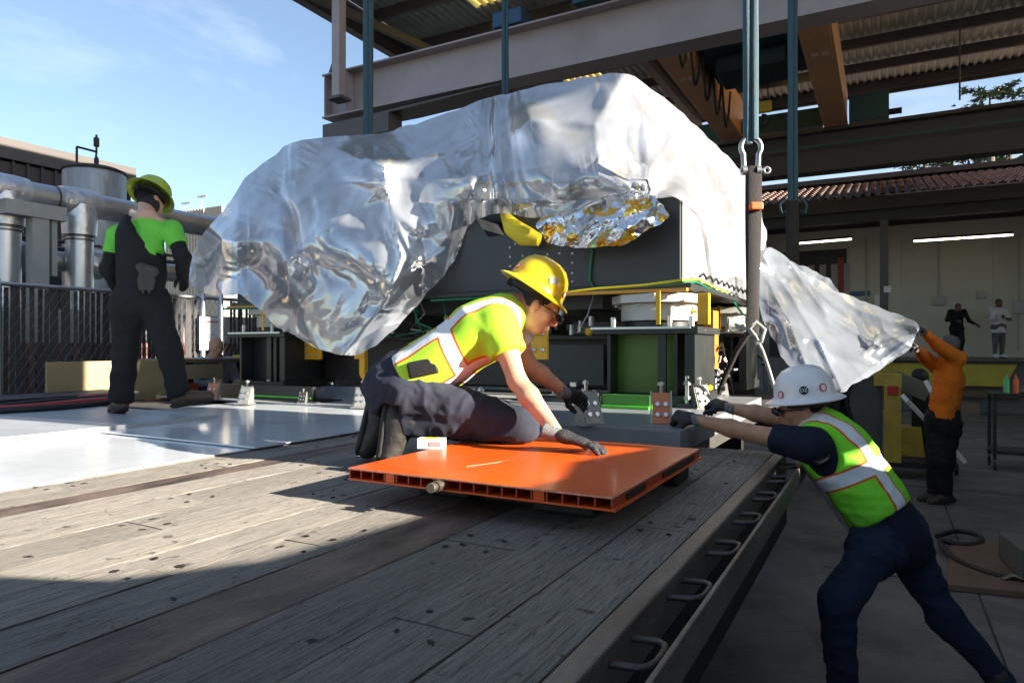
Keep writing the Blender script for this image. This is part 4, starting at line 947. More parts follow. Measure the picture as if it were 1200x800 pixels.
def film_mat(name, opac=.72, gl=.45, rough=.10, tint=(.93,.94,.95), glc=(.95,.96,1), bs=.5, var=.2):
    m = bpy.data.materials.new(name); m.use_nodes = True; t = m.node_tree; N = t.nodes; l = t.links.new; N.remove(N['Principled BSDF']); out = N['Material Output']
    g = N.new('ShaderNodeNewGeometry')
    n = N.new('ShaderNodeTexNoise'); n.inputs['Scale'].default_value = 2.2; n.inputs['Detail'].default_value = 2; n.inputs['Distortion'].default_value = .8; l(g.outputs['Position'], n.inputs['Vector'])
    n2 = N.new('ShaderNodeTexNoise'); n2.noise_type = 'RIDGED_MULTIFRACTAL'; n2.inputs['Scale'].default_value = 1.9; n2.inputs['Detail'].default_value = 1; n2.inputs['Roughness'].default_value = .5; n2.inputs['Distortion'].default_value = 1.2; l(g.outputs['Position'], n2.inputs['Vector'])
    bp = N.new('ShaderNodeBump'); bp.inputs['Strength'].default_value = bs; bp.inputs['Distance'].default_value = .02; l(n2.outputs['Fac'], bp.inputs['Height'])
    dif = N.new('ShaderNodeBsdfDiffuse'); dif.inputs[0].default_value = (*tint, 1); tl_ = N.new('ShaderNodeBsdfTranslucent'); tl_.inputs[0].default_value = (*tint, 1)
    l(bp.outputs[0], dif.inputs['Normal'])
    a = N.new('ShaderNodeMixShader'); a.inputs[0].default_value = .45; l(dif.outputs[0], a.inputs[1]); l(tl_.outputs[0], a.inputs[2])
    gs = N.new('ShaderNodeBsdfGlossy'); gs.inputs['Color'].default_value = (*glc, 1); gs.inputs['Roughness'].default_value = rough; l(bp.outputs[0], gs.inputs['Normal'])
    lw = N.new('ShaderNodeLayerWeight'); lw.inputs['Blend'].default_value = .35; l(bp.outputs[0], lw.inputs['Normal'])
    gm = N.new('ShaderNodeMapRange'); gm.inputs['To Min'].default_value = gl; gm.inputs['To Max'].default_value = min(1, gl+.45); l(lw.outputs['Fresnel'], gm.inputs['Value'])
    b_ = N.new('ShaderNodeMixShader'); l(gm.outputs[0], b_.inputs[0]); l(a.outputs[0], b_.inputs[1]); l(gs.outputs[0], b_.inputs[2])
    tr_ = N.new('ShaderNodeBsdfTransparent'); tr_.inputs[0].default_value = (.93,.94,.95,1)
    om = N.new('ShaderNodeMapRange'); om.inputs['From Min'].default_value = .3; om.inputs['From Max'].default_value = .7; om.inputs['To Min'].default_value = opac-var; om.inputs['To Max'].default_value = min(1, opac+var); l(n.outputs['Fac'], om.inputs['Value'])
    ad = N.new('ShaderNodeMath'); ad.operation = 'ADD'; ad.use_clamp = True; l(om.outputs[0], ad.inputs[0]); l(lw.outputs['Facing'], ad.inputs[1]) 
    sc = N.new('ShaderNodeMath'); sc.operation = 'MULTIPLY'; sc.inputs[1].default_value = .35; l(lw.outputs['Facing'], sc.inputs[0]); l(sc.outputs[0], ad.inputs[1])
    c = N.new('ShaderNodeMixShader'); l(ad.outputs[0], c.inputs[0]); l(tr_.outputs[0], c.inputs[1]); l(b_.outputs[0], c.inputs[2]); l(c.outputs[0], out.inputs[0])
    return m
m_film = film_mat('clear_plastic_film', .64, .33, .075, (.66,.67,.69), bs=.10, var=.18)
POLY = [(214,319),(228,340),(250,347),(271,347),(283,343),(302,364),(338,392),(380,412),(402,418),(430,412),(460,390),(494,352),(517,328),(540,290),(551,258),(589,249),(622,258),(660,250),(700,238),(746,221),(765,229),(797,231),(820,252),(829,281),(834,322),(844,337),(858,323),(870,327),(889,319),(897,295),(898,272),(893,248),(888,225),(875,205),(850,180),(820,152),(790,125),(760,100),(733,84),(700,88),(650,97),(600,108),(560,118),(520,135),(470,150),(440,157),(400,160),(347,163),(310,190),(285,212),(262,245),(240,272),(222,300)]
CT = [(214,319,5.3),(228,340,5.0),(271,347,4.7),(302,364,4.65),(338,392,4.6),(380,412,4.5),(402,418,4.5),(460,390,4.55),(494,352,4.7),(517,328,4.78),(540,290,4.84),(551,258,4.84),(589,249,4.82),(622,258,4.74),(660,250,4.70),(700,238,4.70),(746,221,4.76),(765,229,4.80),(797,231,4.84),(820,252,5.35),(829,281,5.6),(834,322,5.75),(844,337,5.85),(858,323,6.2),(870,327,6.7),(889,319,7.0),(898,272,7.3),(888,225,7.4),(850,180,6.9),(820,152,6.5),(790,125,6.25),(760,100,5.95),(733,84,5.6),(700,88,5.6),(650,97,5.65),(600,108,5.65),(560,118,5.7),(520,135,5.7),(470,150,5.7),(440,157,5.7),(400,160,5.6),(347,163,5.45),(310,190,5.35),(262,245,5.2),(263,286,4.7),(222,300,5.5),
 (697,146,5.15),(622,140,5.1),(660,140,5.15),(590,170,5.05),(552,215,4.80),(520,217,4.78),(460,215,4.95),(440,190,5.0),(400,200,5.0),(350,230,4.9),(300,260,4.8),(290,310,4.85),(340,300,4.62),(380,290,4.5),(420,260,4.6),(450,300,4.42),(420,350,4.4),(380,370,4.45),(480,320,4.6),(500,270,4.75),(600,215,4.72),(650,200,4.72),(700,190,4.8),(750,190,5.1),(750,215,4.80),(790,200,5.35),(800,180,5.6),(760,150,5.4),(850,230,6.15),(860,280,6.3),(480,180,5.3),(560,160,5.25),(520,170,5.3),(620,120,5.4),(340,190,5.2)]
CR = [([(733,84),(715,115),(697,146),(700,175),(725,205),(750,215)], .12, 26), ([(697,146),(660,143),(622,140),(590,170),(552,215),(520,217),(470,205),(440,190)], .14, 22),
 ([(347,163),(335,200),(330,250),(335,300),(338,345)], .10, 24), ([(347,163),(400,178),(450,195),(520,185),(560,160)], .06, 14), ([(450,195),(458,250),(470,300),(455,350),(402,415)], .14, 18),
 ([(330,310),(380,270),(430,235),(455,215)], .10, 16), ([(750,215),(700,222),(650,232),(600,240)], .09, 12), ([(750,215),(800,190),(850,185)], .06, 10), ([(750,215),(790,160),(800,130)], .05, 10), ([(750,215),(790,228),(840,250),(860,300)], .06, 10), ([(552,215),(560,240),(552,258)], .08, 10), ([(280,235),(275,290),(290,345)], .07, 16), ([(830,200),(850,260),(848,330)], .07, 12)]
def cmask(Q):  # roof planes are pulled tighter, the hanging front is crumpled hard
    x, y = Q[:, 0], Q[:, 1]; m = np.ones(len(Q))
    m = m*np.where((y < 215) & (x > 340) & (x < 700), .45, 1); g_ = np.exp(-(((x-430)/75)**2+((y-295)/65)**2)); m = m+g_*.9
    m = m*np.where((x < 290), .6, 1)*np.where(x > 760, .6, 1); return m
def pstretch(Q):   # long tension folds fan out from the two high points
    def pol(c, k): d = Q-np.array(c, float); r = np.hypot(d[:, 0], d[:, 1]); th = np.arctan2(d[:, 1], d[:, 0]); return np.stack([th*k, r*.42], 1)
    w_ = (1/(1+np.exp(-(Q[:, 0]-575)/14)))[:, None]
    return pol((352,95), 190)*(1-w_) + (pol((752,235), 120)+np.array([900., 0]))*w_
pc = film('plastic_cover', POLY, CT, 'Y', 2.2, m_film, None, CR, ((80,.25),(36,.09),(17,.020)), 5, stretch=pstretch, skirt=lambda q: q[1] < 262 and not (540 < q[0] < 830 and q[1] > 200) , crumpmask=cmask)
tag(pc, 'huge crumpled clear plastic cover draped over the whole steel machine', 'plastic sheet')
m_film2 = film_mat('pulled_plastic_film', .60, .30, .10, (.42,.46,.52), bs=.10)
POLY2 = [(897,288),(915,294),(935,315),(960,330),(985,343),(1010,352),(1040,364),(1066,375),(1080,383),(1074,396),(1066,410),(1050,421),(1020,440),(1000,450),(985,463),(960,448),(930,437),(917,420),(905,395),(893,374),(887,350),(888,320)]
CT2 = [(897,288,6.7),(888,350,6.4),(935,315,7.0),(985,343,7.0),(1080,383,6.6),(1066,410,6.35),(985,463,5.7),(917,420,5.9),(950,380,6.2),(1000,400,6.3),(1040,364,6.9),(1000,350,7.0),(940,340,6.6),(1020,440,6.05)]
CR2 = [([(895,300),(930,350),(960,400),(985,455)], .12, 10), ([(920,300),(970,370),(1030,405),(1075,390)], .14, 9), ([(900,330),(925,380),(950,440)], .10, 8), ([(1075,388),(1030,395),(1012,415)], .10, 8), ([(960,335),(1010,365),(1075,385)], .10, 10), ([(1075,392),(1030,425),(990,455)], .08, 9)]
p2 = film('plastic_cover', POLY2, CT2, 'd', 1.8, m_film2, None, CR2, ((40,.15),(18,.05),(9,.010)), 8, stretch=lambda Q: np.stack([(Q[:,0]*.6+Q[:,1]*.8)*.40, (Q[:,0]*-.8+Q[:,1]*.6)*1.15], 1))
tag(p2, 'second clear plastic sheet pulled off to the right by the man in the orange shirt', 'plastic sheet')
POLY3 = [(925,303),(945,313),(965,322),(980,333),(985,345),(965,338),(945,330),(930,318)]
p3 = film('plastic_flap', POLY3, [(925,303,7.3),(985,345,7.3),(965,322,7.35),(945,330,7.25)], 'd', 1.8, m_film2, p2, (), ((14,.06),(7,.03)), 9)
# silver inner wrap seen through the plastic
m_inner = mat('inner_wrap', (.75,.77,.80), .16, metal=.9, var=.15, scale=4, bump=.5, bscale=12, rvar=.08)
IP = [(330,330),(345,280),(380,250),(430,225),(470,235),(520,240),(535,262),(505,300),(470,335),(440,365),(400,385),(360,370)]
ip = film('inner_wrap', IP, [(x, y, 4.86) for x, y in IP]+[(400,310,4.62),(440,290,4.64),(470,270,4.8)], 'Y', 1.8, m_inner, None, (), ((34,.16),(15,.06),(8,.025)), 14)
tag(ip, 'crumpled silver inner wrap shining through the clear plastic, left of centre', 'foil')
# foil
def foil_mat():
    m = mat('silver_foil', (.85,.86,.88), .10, metal=1, var=.05, scale=5, bump=1.0, bscale=26, rvar=.05)
    t = m.node_tree; N = t.nodes; l = t.links.new; b_ = N['Principled BSDF']
    g = N.new('ShaderNodeNewGeometry'); n = N.new('ShaderNodeTexNoise'); n.inputs['Scale'].default_value = 5.5; n.inputs['Detail'].default_value = 3; l(g.outputs['Position'], n.inputs['Vector'])
    r = N.new('ShaderNodeValToRGB'); cr = r.color_ramp; cr.interpolation = 'CONSTANT'; cr.elements[0].position = 0; cr.elements[0].color = (.85,.87,.9,1); cr.elements[1].position = .54; cr.elements[1].color = (.95,.55,.08,1); e = cr.elements.new(.63); e.color = (.85,.87,.9,1)
    l(n.outputs['Fac'], r.inputs[0]); l(r.outputs[0], b_.inputs['Base Color']); return m
FP = [(622,259),(636,272),(641,287),(667,290),(705,289),(739,285),(757,270),(782,259),(784,247),(765,231),(746,219),(712,229),(667,244)]
fo = film('foil_sheet', FP, [(x, y, 4.62 if y > 250 else 4.74) for x, y in FP]+[(700,262,4.5),(660,268,4.55),(750,250,4.55)], 'Y', 1.5, foil_mat(), None, [([(746,219),(700,250),(660,285)], .06, 8),([(746,219),(740,255),(720,288)], .06, 7)], ((22,.10),(11,.06),(6,.03)), 4)
tag(fo, 'crumpled silver and gold foil hanging below the plastic on the charcoal machine front', 'foil')

# ------------------------------------------------------------------ slings
m_sling = mat('teal_sling', (.035,.085,.105), .7, var=.2, scale=5, stretch=(6,6,.7), bump=.7, bscale=60, dirt=.4, dirtcol=(.03,.06,.07), dscale=3)
m_strap = mat('brown_strap', (.018,.013,.011), .8, var=.25, scale=6, stretch=(6,6,.7), bump=.6, bscale=60)
SX = (-4.92, -.95)
def strand(x, y, z0, z1, wx, wy, m, nm, par, ph=0):
    b = MB(); n = 16; K = 26; rows_ = []
    for i in range(K+1):
        t = i/K; z = z0+(z1-z0)*t; wv = 1+.08*math.sin(z*2.1+ph)+.04*math.sin(z*5.3+ph); tw = .25*math.sin(z*.9+ph)
        for j in range(n):
            a = 2*math.pi*j/n; r_ = 1+.10*math.cos(3*a+z*1.7+ph); u, v = wx*math.cos(a)*r_*wv, wy*math.sin(a)*r_
            c, s_ = math.cos(tw+YAW), math.sin(tw+YAW); b.v.append((x+u*c-v*s_, y+u*s_+v*c, z))
    for i in range(K):
        for j in range(n): b.f.append((i*n+j, i*n+(j+1) % n, (i+1)*n+(j+1) % n, (i+1)*n+j)); b.m.append(0)
    b.f += [tuple(range(n))[::-1], tuple(K*n+j for j in range(n))]; b.m += [0, 0]
    return b.build(nm, m, par, smooth=60)
def sling(x, y, zb, ww, label, zt=7.2):
    t = thing('lifting_sling', label, 'sling', (x, y, zb), 'blue lifting slings')
    strand(x-RGT.x*ww*.34, y-RGT.y*ww*.34, zb, zt, ww*.66, ww*.42, m_sling, 'strand', t, x)
    strand(x+RGT.x*ww*.52, y+RGT.y*ww*.52-.015, zb+.02, zt, ww*.42, ww*.5, m_sling, 'strand', t, x+2)
    return t
S1 = W(880,165,4.5); SX_, SY_ = S1.x, S1.y; zs = S1.z
s1 = sling(SX_, SY_, zs-.02, .052, 'thick blue lifting sling ending at the large galvanised shackle')
s2 = sling(-.95, 8.7, W(930,238,8.1).z, .062, 'blue lifting sling just right of the shackle, joined to a brown strap')
s3 = sling(-4.92, 5.77, 3.35, .062, 'leftmost blue lifting sling, passing in front of the beam end')
s4 = sling(-4.85, 8.7, 3.4, .055, 'blue lifting sling crossing the middle of the taupe beam')
sp = thing('spreader_frame', 'steel spreader frame overhead from which the blue slings hang', 'lifting frame', (-2.9, 7.2, 7.3))
for yy in (5.77, 8.7): MB().bx(-5.1,-.8,yy-.05,yy+.05,7.2,7.35).build('bar', m_brkt, sp)
MB().bx(-3.0,-2.85,5.83,8.64,7.2,7.35).build('bar', m_brkt, sp)
# shackle
m_shk = mat('shackle_steel', (.30,.31,.32), .42, metal=.8, var=.2, scale=12)
sh = thing('shackle', 'large galvanised bow shackle joining blue sling and brown strap', 'shackle', (SX_, SY_, zs))
bs_ = 0.0
pts = []
rb_ = .066; cz_ = zs-.045
for a in range(-40, 221, 13):
    aa = R(a); pts.append(Vector((SX_,SY_,cz_)) + RGT*rb_*math.cos(aa) + UP*rb_*math.sin(aa))
pts = [Vector((SX_,SY_,cz_-.14))+RGT*.046] + pts + [Vector((SX_,SY_,cz_-.14))-RGT*.046]
MB().tube(pts, .017, 12).build('bow', m_shk, sh, smooth=60)
c0 = Vector((SX_,SY_,cz_-.15))
for s_ in (-1,1): MB().cyl(c0+RGT*.046*s_-RGT*.014, c0+RGT*.046*s_+RGT*.014, .032, 16).build('eye', m_shk, sh, smooth=40)
MB().cyl(c0-RGT*.07, c0+RGT*.085, .015, 12).build('pin', m_shk, sh, smooth=40)
MB().tube([c0+RGT*.105+Vector((0,0,.0))+RGT*.02*math.cos(R(a))+UP*.02*math.sin(R(a)) for a in range(0,361,30)], .008, 8).build('pin_eye', m_shk, sh, smooth=60)
bs = thing('brown_strap', 'dark brown lifting strap hanging from the galvanised shackle beside the plastic', 'strap', (SX_,SY_,1.8))
b = MB()
strand(SX_+.014, SY_, 1.72, c0.z+.025, .050, .014, m_strap, 'strap_body', bs, 1)
MB().box((SX_+.03,SY_-.01,W(890,243,4.5).z),(.085,.07,.05),R(30)).build('orange_tag', mat('orange_tag', (.7,.14,.03), .6), bs, bevel=.01)
b2 = thing('brown_strap', 'dark strap with small hooks below the right blue sling', 'strap', (-.95,8.7,2.3))
strand(-.95, 8.7, 2.1, W(930,236,8.1).z, .085, .05, m_strap, 'strap_body', b2, 5)
for s_ in (-1,1):
    c = W(930,242,8.05)+RGT*.11*s_; MB().tube([c+UP*.09+RGT*.0, c+RGT*.05*s_+UP*.02, c+RGT*.03*s_-UP*.08, c-RGT*.03*s_-UP*.05], .014, 6).build('hook', m_teal, b2, smooth=60)
rp_ = thing('grey_rope', 'grey rope knotted to the brown strap, trailing down behind the white hard hat', 'rope', W(880,390,4.5))
MB().tube([WY(862,380,4.75),WY(875,386,4.7),WY(885,394,4.66),WY(893,410,4.7),WY(900,430,4.8),WY(906,450,4.8),WY(914,468,4.8),WY(925,486,4.8)], .013, 8).build('rope', mat('rope_grey', (.28,.27,.25), .8, bump=.5), rp_, smooth=60)
MB().tube([WY(885,394,4.63),WY(878,385,4.6),WY(886,377,4.63),WY(896,386,4.65),WY(892,400,4.63),WY(884,402,4.63)], .015, 8).build('knot', mat('rope_grey', (.28,.27,.25), .8), rp_, smooth=60)
MB().tube([WY(878,390,5.65),WY(864,410,5.65),WY(850,440,5.7),WY(842,462,5.7)], .022, 8).build('strap_tail', m_strap, rp_, smooth=60)

# ------------------------------------------------------------------ clamp brackets
m_clamp = mat('clamp_orange', (.62,.20,.07), .45, var=.12, scale=8, dirt=.2)
m_clear = mat('clamp_silver', (.38,.37,.33), .35, metal=.5, var=.15, scale=9, dirt=.2)
def clamp(px, py, z, s, label, rot=0, face=None, tilt=0):
    p = WZ(px, py, z); t = thing('clamp_bracket', label, 'bracket', p, 'clamp brackets set around the machine base')
    t.rotation_euler = (0, 0, rot)
    def part(b, nm, m, bev=.0):
        o = b.build(nm, m, None, bevel=bev); o.parent = t; o.scale = (s,s,s); return o
    for x in (-.055, .045):
        part(MB().prism([(-.06,0.008),(.05,0.008),(.05,.165),(.02,.165)], 'x', x, x+.008), 'gusset', m_clear)
    part(MB().bx(-.07,.065,-.075,.06,0,.0075), 'base', m_clear)
    b = MB(); M = Matrix.Rotation(math.atan2(.08,.157), 3, 'X')
    b.box((-.001,-.022,.083),(.088,.007,.168),Matrix.Rotation(-math.atan2(.08,.157),3,'X')); part(b, 'face_plate', face or m_clamp)
    for (x, zz) in ((-.02,.05),(.02,.05),(-.02,.10),(.02,.10)):
        y = -.06+.08*zz/.157-.006; part(MB().cyl((x,y+.01,zz),(x,y-.012,zz+.006),.011,8), 'bolt', m_zinc)
    part(MB().cyl((0,.03,.15),(0,.03,.215),.009,8).cyl((0,.03,.195),(0,.03,.21),.018,6), 'stud', m_zinc)
    return t
SK = 1.22
pk = MB().bx(-2.60,-.90,3.42,6.0,DZ+.006,SK); tag(pk.build('floor_panel', mat('floor_panel_grey', (.20,.205,.215), .4, var=.12, dirt=.3, dirtcol=(.3,.3,.3)), bevel=.004), 'thick grey panel behind the orange one, under the right machine pedestal', 'panel')
clamp(775, 497, SK, 1.08, 'orange faced clamp bracket gripped by the man in the white hard hat', R(18))
clamp(690, 497, SK, 1.12, 'shiny clamp bracket beside the kneeling man\'s outstretched glove', R(50), m_clear)
clamp(822, 478, SK, 1.0, 'silver clamp bracket just behind the white hard hat man\'s gloves', R(40), m_clear)
clamp(846, 470, SK-.05, .95, 'silver clamp bracket farthest right under the machine', R(30), m_clear)
S2 = DZ+.03
clamp(424, 477, S2, 1.05, 'clamp bracket standing just left of the kneeling man\'s boots', R(24), m_clear)
clamp(373, 455, S2, .95, 'clamp bracket under the lowest tip of the plastic', R(30))
clamp(288, 473, S2, .98, 'silver clamp bracket at the foot of the left pedestal', R(20), m_clear)
clamp(250, 468, S2, .98, 'orange clamp bracket just right of the raised boot of the man in overalls', R(28))
clamp(355, 476-4, S2, .6, 'small clamp bracket at the right end of the low black beam', R(28), m_ped)
for px_, py_ in ((316,466),(345,460),(805,478),(832,462)):
    p = WZ(px_, py_, S2 if px_ < 500 else SK); t = thing('levelling_jack', {316:'threaded levelling jack nearest the left pedestal',345:'threaded levelling jack behind the low black beam',805:'threaded levelling jack between the gloves and the pedestal',832:'threaded levelling jack at the rear right pedestal'}[px_], 'jack', p)
    MB().bx(p.x-.06,p.x+.06,p.y-.04,p.y+.04,p.z,p.z+.03).build('base', m_ped, t); MB().cyl((p.x,p.y,p.z+.03),(p.x,p.y,p.z+.22),.014,8).build('screw', m_zinc, t, smooth=40)
    for q in (.06,.16): MB().cyl((p.x,p.y,p.z+q),(p.x,p.y,p.z+q+.022),.028,6).build('nut', m_zinc, t)
# ------------------------------------------------------------------ people
def skin_mat(n, c): return mat(n, c, .5, var=.12, scale=9, col2=tuple(min(1, x*1.12) for x in c), bump=.25, bscale=160, spec=.4)
m_skinK = skin_mat('skin_tan', (.52,.27,.17)); m_skinH = skin_mat('skin_olive', (.42,.22,.13)); m_skinP = skin_mat('skin_pale', (.55,.32,.23)); m_skinD = skin_mat('skin_brown', (.12,.06,.04))
m_hair = mat('hair_black', (.012,.01,.009), .6, var=.3, scale=40, bump=.8, bscale=200); m_hairg = mat('hair_grey', (.25,.24,.23), .7, var=.3, scale=40, bump=.8, bscale=200)
m_glass = mat('sunglass_lens', (.01,.01,.012), .12, spec=.8)
def cloth(n, c, rough=.85, bump=.35, bs=350, **k): return mat(n, c, rough, var=.12, scale=7, bump=bump, bscale=bs, spec=.25, **k)
m_navy = cloth('navy_trousers', (.030,.033,.048)); m_denim = cloth('dark_denim', (.018,.026,.052)); m_blackc = cloth('black_cloth', (.016,.016,.018)); m_navyshirt = cloth('navy_tshirt', (.012,.015,.03)); m_orangeshirt = cloth('orange_shirt', (.78,.19,.015)); m_lime = cloth('lime_tshirt', (.16,.60,.07))
m_boot = mat('boot_leather', (.035,.028,.024), .6, var=.3, scale=12, bump=.4, dirt=.4, dirtcol=(.12,.10,.08), dscale=6); m_sole = mat('boot_sole', (.02,.018,.016), .8); m_boottan = mat('boot_brown', (.07,.04,.025), .6, var=.3, bump=.4)
m_glove = mat('glove_black', (.025,.025,.027), .6, var=.25, scale=30, bump=.6, bscale=160); m_cuff = mat('glove_cuff', (.17,.17,.17), .8, var=.25, scale=60, bump=.8, bscale=220); m_leath = mat('belt_leather', (.02,.016,.014), .45)
def vest_mat(name, lime, lit):
    m = cloth(name, lime); t = m.node_tree; N = t.nodes; l = t.links.new; b = N['Principled BSDF']
    at = N.new('ShaderNodeAttribute'); at.attribute_name = 'band'; base = b.inputs['Base Color'].links[0].from_socket
    def step(th, lo):
        x = N.new('ShaderNodeMath'); x.operation = 'LESS_THAN'; x.inputs[1].default_value = th; l(at.outputs['Fac'], x.inputs[0]); return x.outputs[0]
    a = N.new('ShaderNodeMix'); a.data_type = 'RGBA'; a.inputs['B'].default_value = (.75,.13,.02,1); l(base, a.inputs['A']); l(step(.040, 0), a.inputs['Factor'])
    c = N.new('ShaderNodeMix'); c.data_type = 'RGBA'; c.inputs['B'].default_value = (.80,.80,.78,1); l(a.outputs['Result'], c.inputs['A']); l(step(.030, 0), c.inputs['Factor']); l(c.outputs['Result'], b.inputs['Base Color'])
    return m
m_vestK = vest_mat('hi_vis_lime_shirt', (.46,.84,.045), 0); m_vestH = vest_mat('hi_vis_vest_shaded', (.24,.80,.04), 0)  # second vest's lime is made greener, shade put into its colour
def npv(v): return np.array(v, float)
def frame(f, u):
    f = Vector(f).normalized(); r = f.cross(Vector(u)).normalized(); u = r.cross(f); return f, r, u
def glove(par, wrist, fwd, palm, curl=(12,20,15), spread=.0, s=1.0, side=1, thumb=(.5,.6,.35), cuff=True):
    """wrist point, direction to the fingertips, direction the palm faces; side = which way the thumb goes along fwd x palm"""
    f, r, u = frame(fwd, palm); r = r*side   # r: towards the thumb; u: palm direction
    w_ = Vector(wrist); B = Body(.0042*s if s > .9 else .005)
    B.cone(w_-f*.015, w_+f*.03, .029*s, .034*s, .02, u, .75)
    for o in (-.027, -.009, .009, .026): B.cone(w_+f*.02+r*o*.7*s, w_+f*.093*s+r*o*s, .020*s, .0165*s, .016, u, .85)
    L = {.026:(.040,.026,.021), .009:(.045,.029,.022), -.009:(.042,.027,.021), -.027:(.032,.021,.019)}
    for i, (o, ln) in enumerate(L.items()):
        p = w_+f*.092*s+r*o*s; a = 0; rr_ = .0112*s
        for k in range(3):
            a += R(curl[k]*(1+.12*i)); d = (f*math.cos(a)+u*math.sin(a)+r*spread*(o/.027)).normalized(); q = p+d*ln[k]*s
            B.cone(p, q, rr_, rr_*.93, .007); p = q; rr_ *= .94
    t0 = w_+f*.025*s+r*.025*s; d1 = (r*thumb[0]+f*thumb[1]+u*thumb[2]).normalized(); t1 = t0+d1*.045*s; d2 = (d1*.5+f*.8+u*.25).normalized(); t2 = t1+d2*.033*s; t3 = t2+(d2+u*.3).normalized()*.025*s
    B.chain([t0,t1,t2,t3], [.017*s,.0145*s,.0125*s,.0105*s], .012)
    g_ = B.build('glove', m_glove, par, relax=1, folds=.0012, fscale=60, seed=3)
    if cuff:
        C = Body(.0045); C.cone(w_-f*.055*s, w_-f*.004, .034*s, .031*s, .006, u, .85); C.cut(w_-f*.056*s, -f, .06); C.build('glove_cuff', m_cuff, par, relax=1, folds=.002, fscale=70, fdir=r, seed=5)
    return g_
def hardhat(par, c, f, u, m, s=1.0, stick=()):
    f, r, u = frame(f, u); M = Matrix((r, f, u)).transposed()
    h = MB(); n = 48; prof = [(.172,-.012),(.173,-.008),(.160,.000),(.146,.008),(.139,.018),(.137,.045),(.131,.075),(.116,.108),(.090,.134),(.055,.150),(.02,.156),(.002,.157)]
    inn = [(.002,.150),(.09,.128),(.127,.075),(.132,.018),(.150,.002),(.170,-.014)]
    for k, (r_, z) in enumerate(prof+inn):
        for j in range(n):
            a = 2*math.pi*j/n; X, Y = r_*.93*math.cos(a), r_*1.0*math.sin(a)+(.010 if r_ > .15 else 0)*math.sin(a)
            zz = z
            if .0 < z and k < len(prof):   # three raised ribs along the crown
                for xr in (0, .035, -.035): zz += .005*math.exp(-((X-xr)/.007)**2)*(1 if abs(Y) < .11 and z > .07 else 0)
            h.v.append(tuple(Vector(c)+M @ (Vector((X, Y, zz))*s)))
    K = len(prof+inn)
    for i in range(K-1):
        for j in range(n): h.f.append((i*n+j, i*n+(j+1) % n, (i+1)*n+(j+1) % n, (i+1)*n+j)); h.m.append(0)
    o = h.build('hard_hat', m, par, smooth=60)
    # suspension band inside
    b = MB(); b.lathe([(.112,-.035),(.112,-.004),(.108,-.004),(.108,-.035)], c, M, 24); b.build('head_band', m_black, par, smooth=40)
    b = MB(); b.box(Vector(c)+M@Vector((0,-.118,-.03)), (.05,.022,.035), M); b.build('band_knob', m_black, par, bevel=.004)
    for (az, z, rr_, mm, nm) in stick:   # decals: azimuth from the front towards r, height, radius
        a = R(az); i = 0
        R0 = np.interp(z, [.018,.045,.075,.108,.134], [.139,.137,.131,.116,.090]); dr = np.interp(z, [.018,.045,.075,.108], [0,.1,.3,.75])
        X, Y = R0*.93*math.sin(a), R0*math.cos(a); nn = (M @ Vector((math.sin(a), math.cos(a), dr))).normalized()
        P = Vector(c)+M @ (Vector((X, Y, z))*s); q = nn.to_track_quat('Z','Y').to_matrix()
        if nm == 'ring':
            MB().lathe([(rr_,.0),(rr_,.0035),(rr_*.74,.0045),(rr_*.74,.001)], P, q, 20).build('sticker', mm, o); MB().lathe([(rr_*.72,.001),(rr_*.72,.003)], P, q, 16).build('sticker', m_white, o)
        elif nm == 'text':
            MB().lathe([(rr_,.0),(rr_,.003)], P, q, 20).build('sticker', m_black, o)
            cu = bpy.data.curves.new('DZ','FONT'); cu.body = 'DZ'; cu.size = rr_*1.15; cu.extrude = .0006; cu.align_x = 'CENTER'; cu.align_y = 'CENTER'; cu.materials.append(m_white)
            x_ = (M @ Vector((math.cos(a), -math.sin(a), 0))).normalized()*-1; y_ = nn.cross(x_); Mt = Matrix((x_, y_, nn)).transposed().to_4x4()
            t0_ = bpy.data.objects.new('hat_lettering', cu); me_ = bpy.data.meshes.new_from_object(t0_); bpy.data.objects.remove(t0_); t_ = bpy.data.objects.new('hat_lettering', me_); COL.objects.link(t_); t_.matrix_world = Mt; t_.location = P+nn*.0042-wloc(o); t_.parent = o
        else: MB().box(P, (rr_*2, rr_*1.3, .005), q).build('sticker', mm, o)
    return o
def head_sdf(B, c, f, u, s=1.0, face=True):
    f, r, u = frame(f, u); M = Matrix((r, f, u)).transposed(); c = Vector(c); P = lambda x, y, z: c + M @ (Vector((x, y, z))*s)
    B.ell(P(0,-.01,.035), (.077*s,.097*s,.092*s), M, .02); B.ell(P(0,.02,-.03), (.064*s,.070*s,.082*s), M, .03)
    B.ell(P(0,.055,-.085), (.033*s,.028*s,.022*s), M, .025)                 # chin
    B.cone(P(0,.092,.012), P(0,.106,-.024), .008*s, .0115*s, .012); B.ell(P(.011,.096,-.029), (.009*s,.011*s,.008*s), M, .008); B.ell(P(-.011,.096,-.029), (.009*s,.011*s,.008*s), M, .008)
    B.cone(P(-.04,.078,.03), P(.04,.078,.03), .011*s, .011*s, .014)         # brow
    for sx in (-1, 1):
        B.ell(P(.045*sx,.062,-.012), (.020*s,.018*s,.018*s), M, .02); B.ell(P(.078*sx,-.008,-.005), (.010*s,.020*s,.032*s), M, .006)
        B.ell(P(.031*sx,.094,.010), (.015*s,.012*s,.010*s), M, .008, sub=True)
    B.cone(P(-.022,.088,-.058), P(.022,.088,-.058), .007*s, .007*s, .010); B.cone(P(-.018,.086,-.070), P(.018,.086,-.070), .007*s, .007*s, .009)
    B.ell(P(0,.099,-.0645), (.024*s,.008*s,.0022*s), M, .004, sub=True)
    return P, M
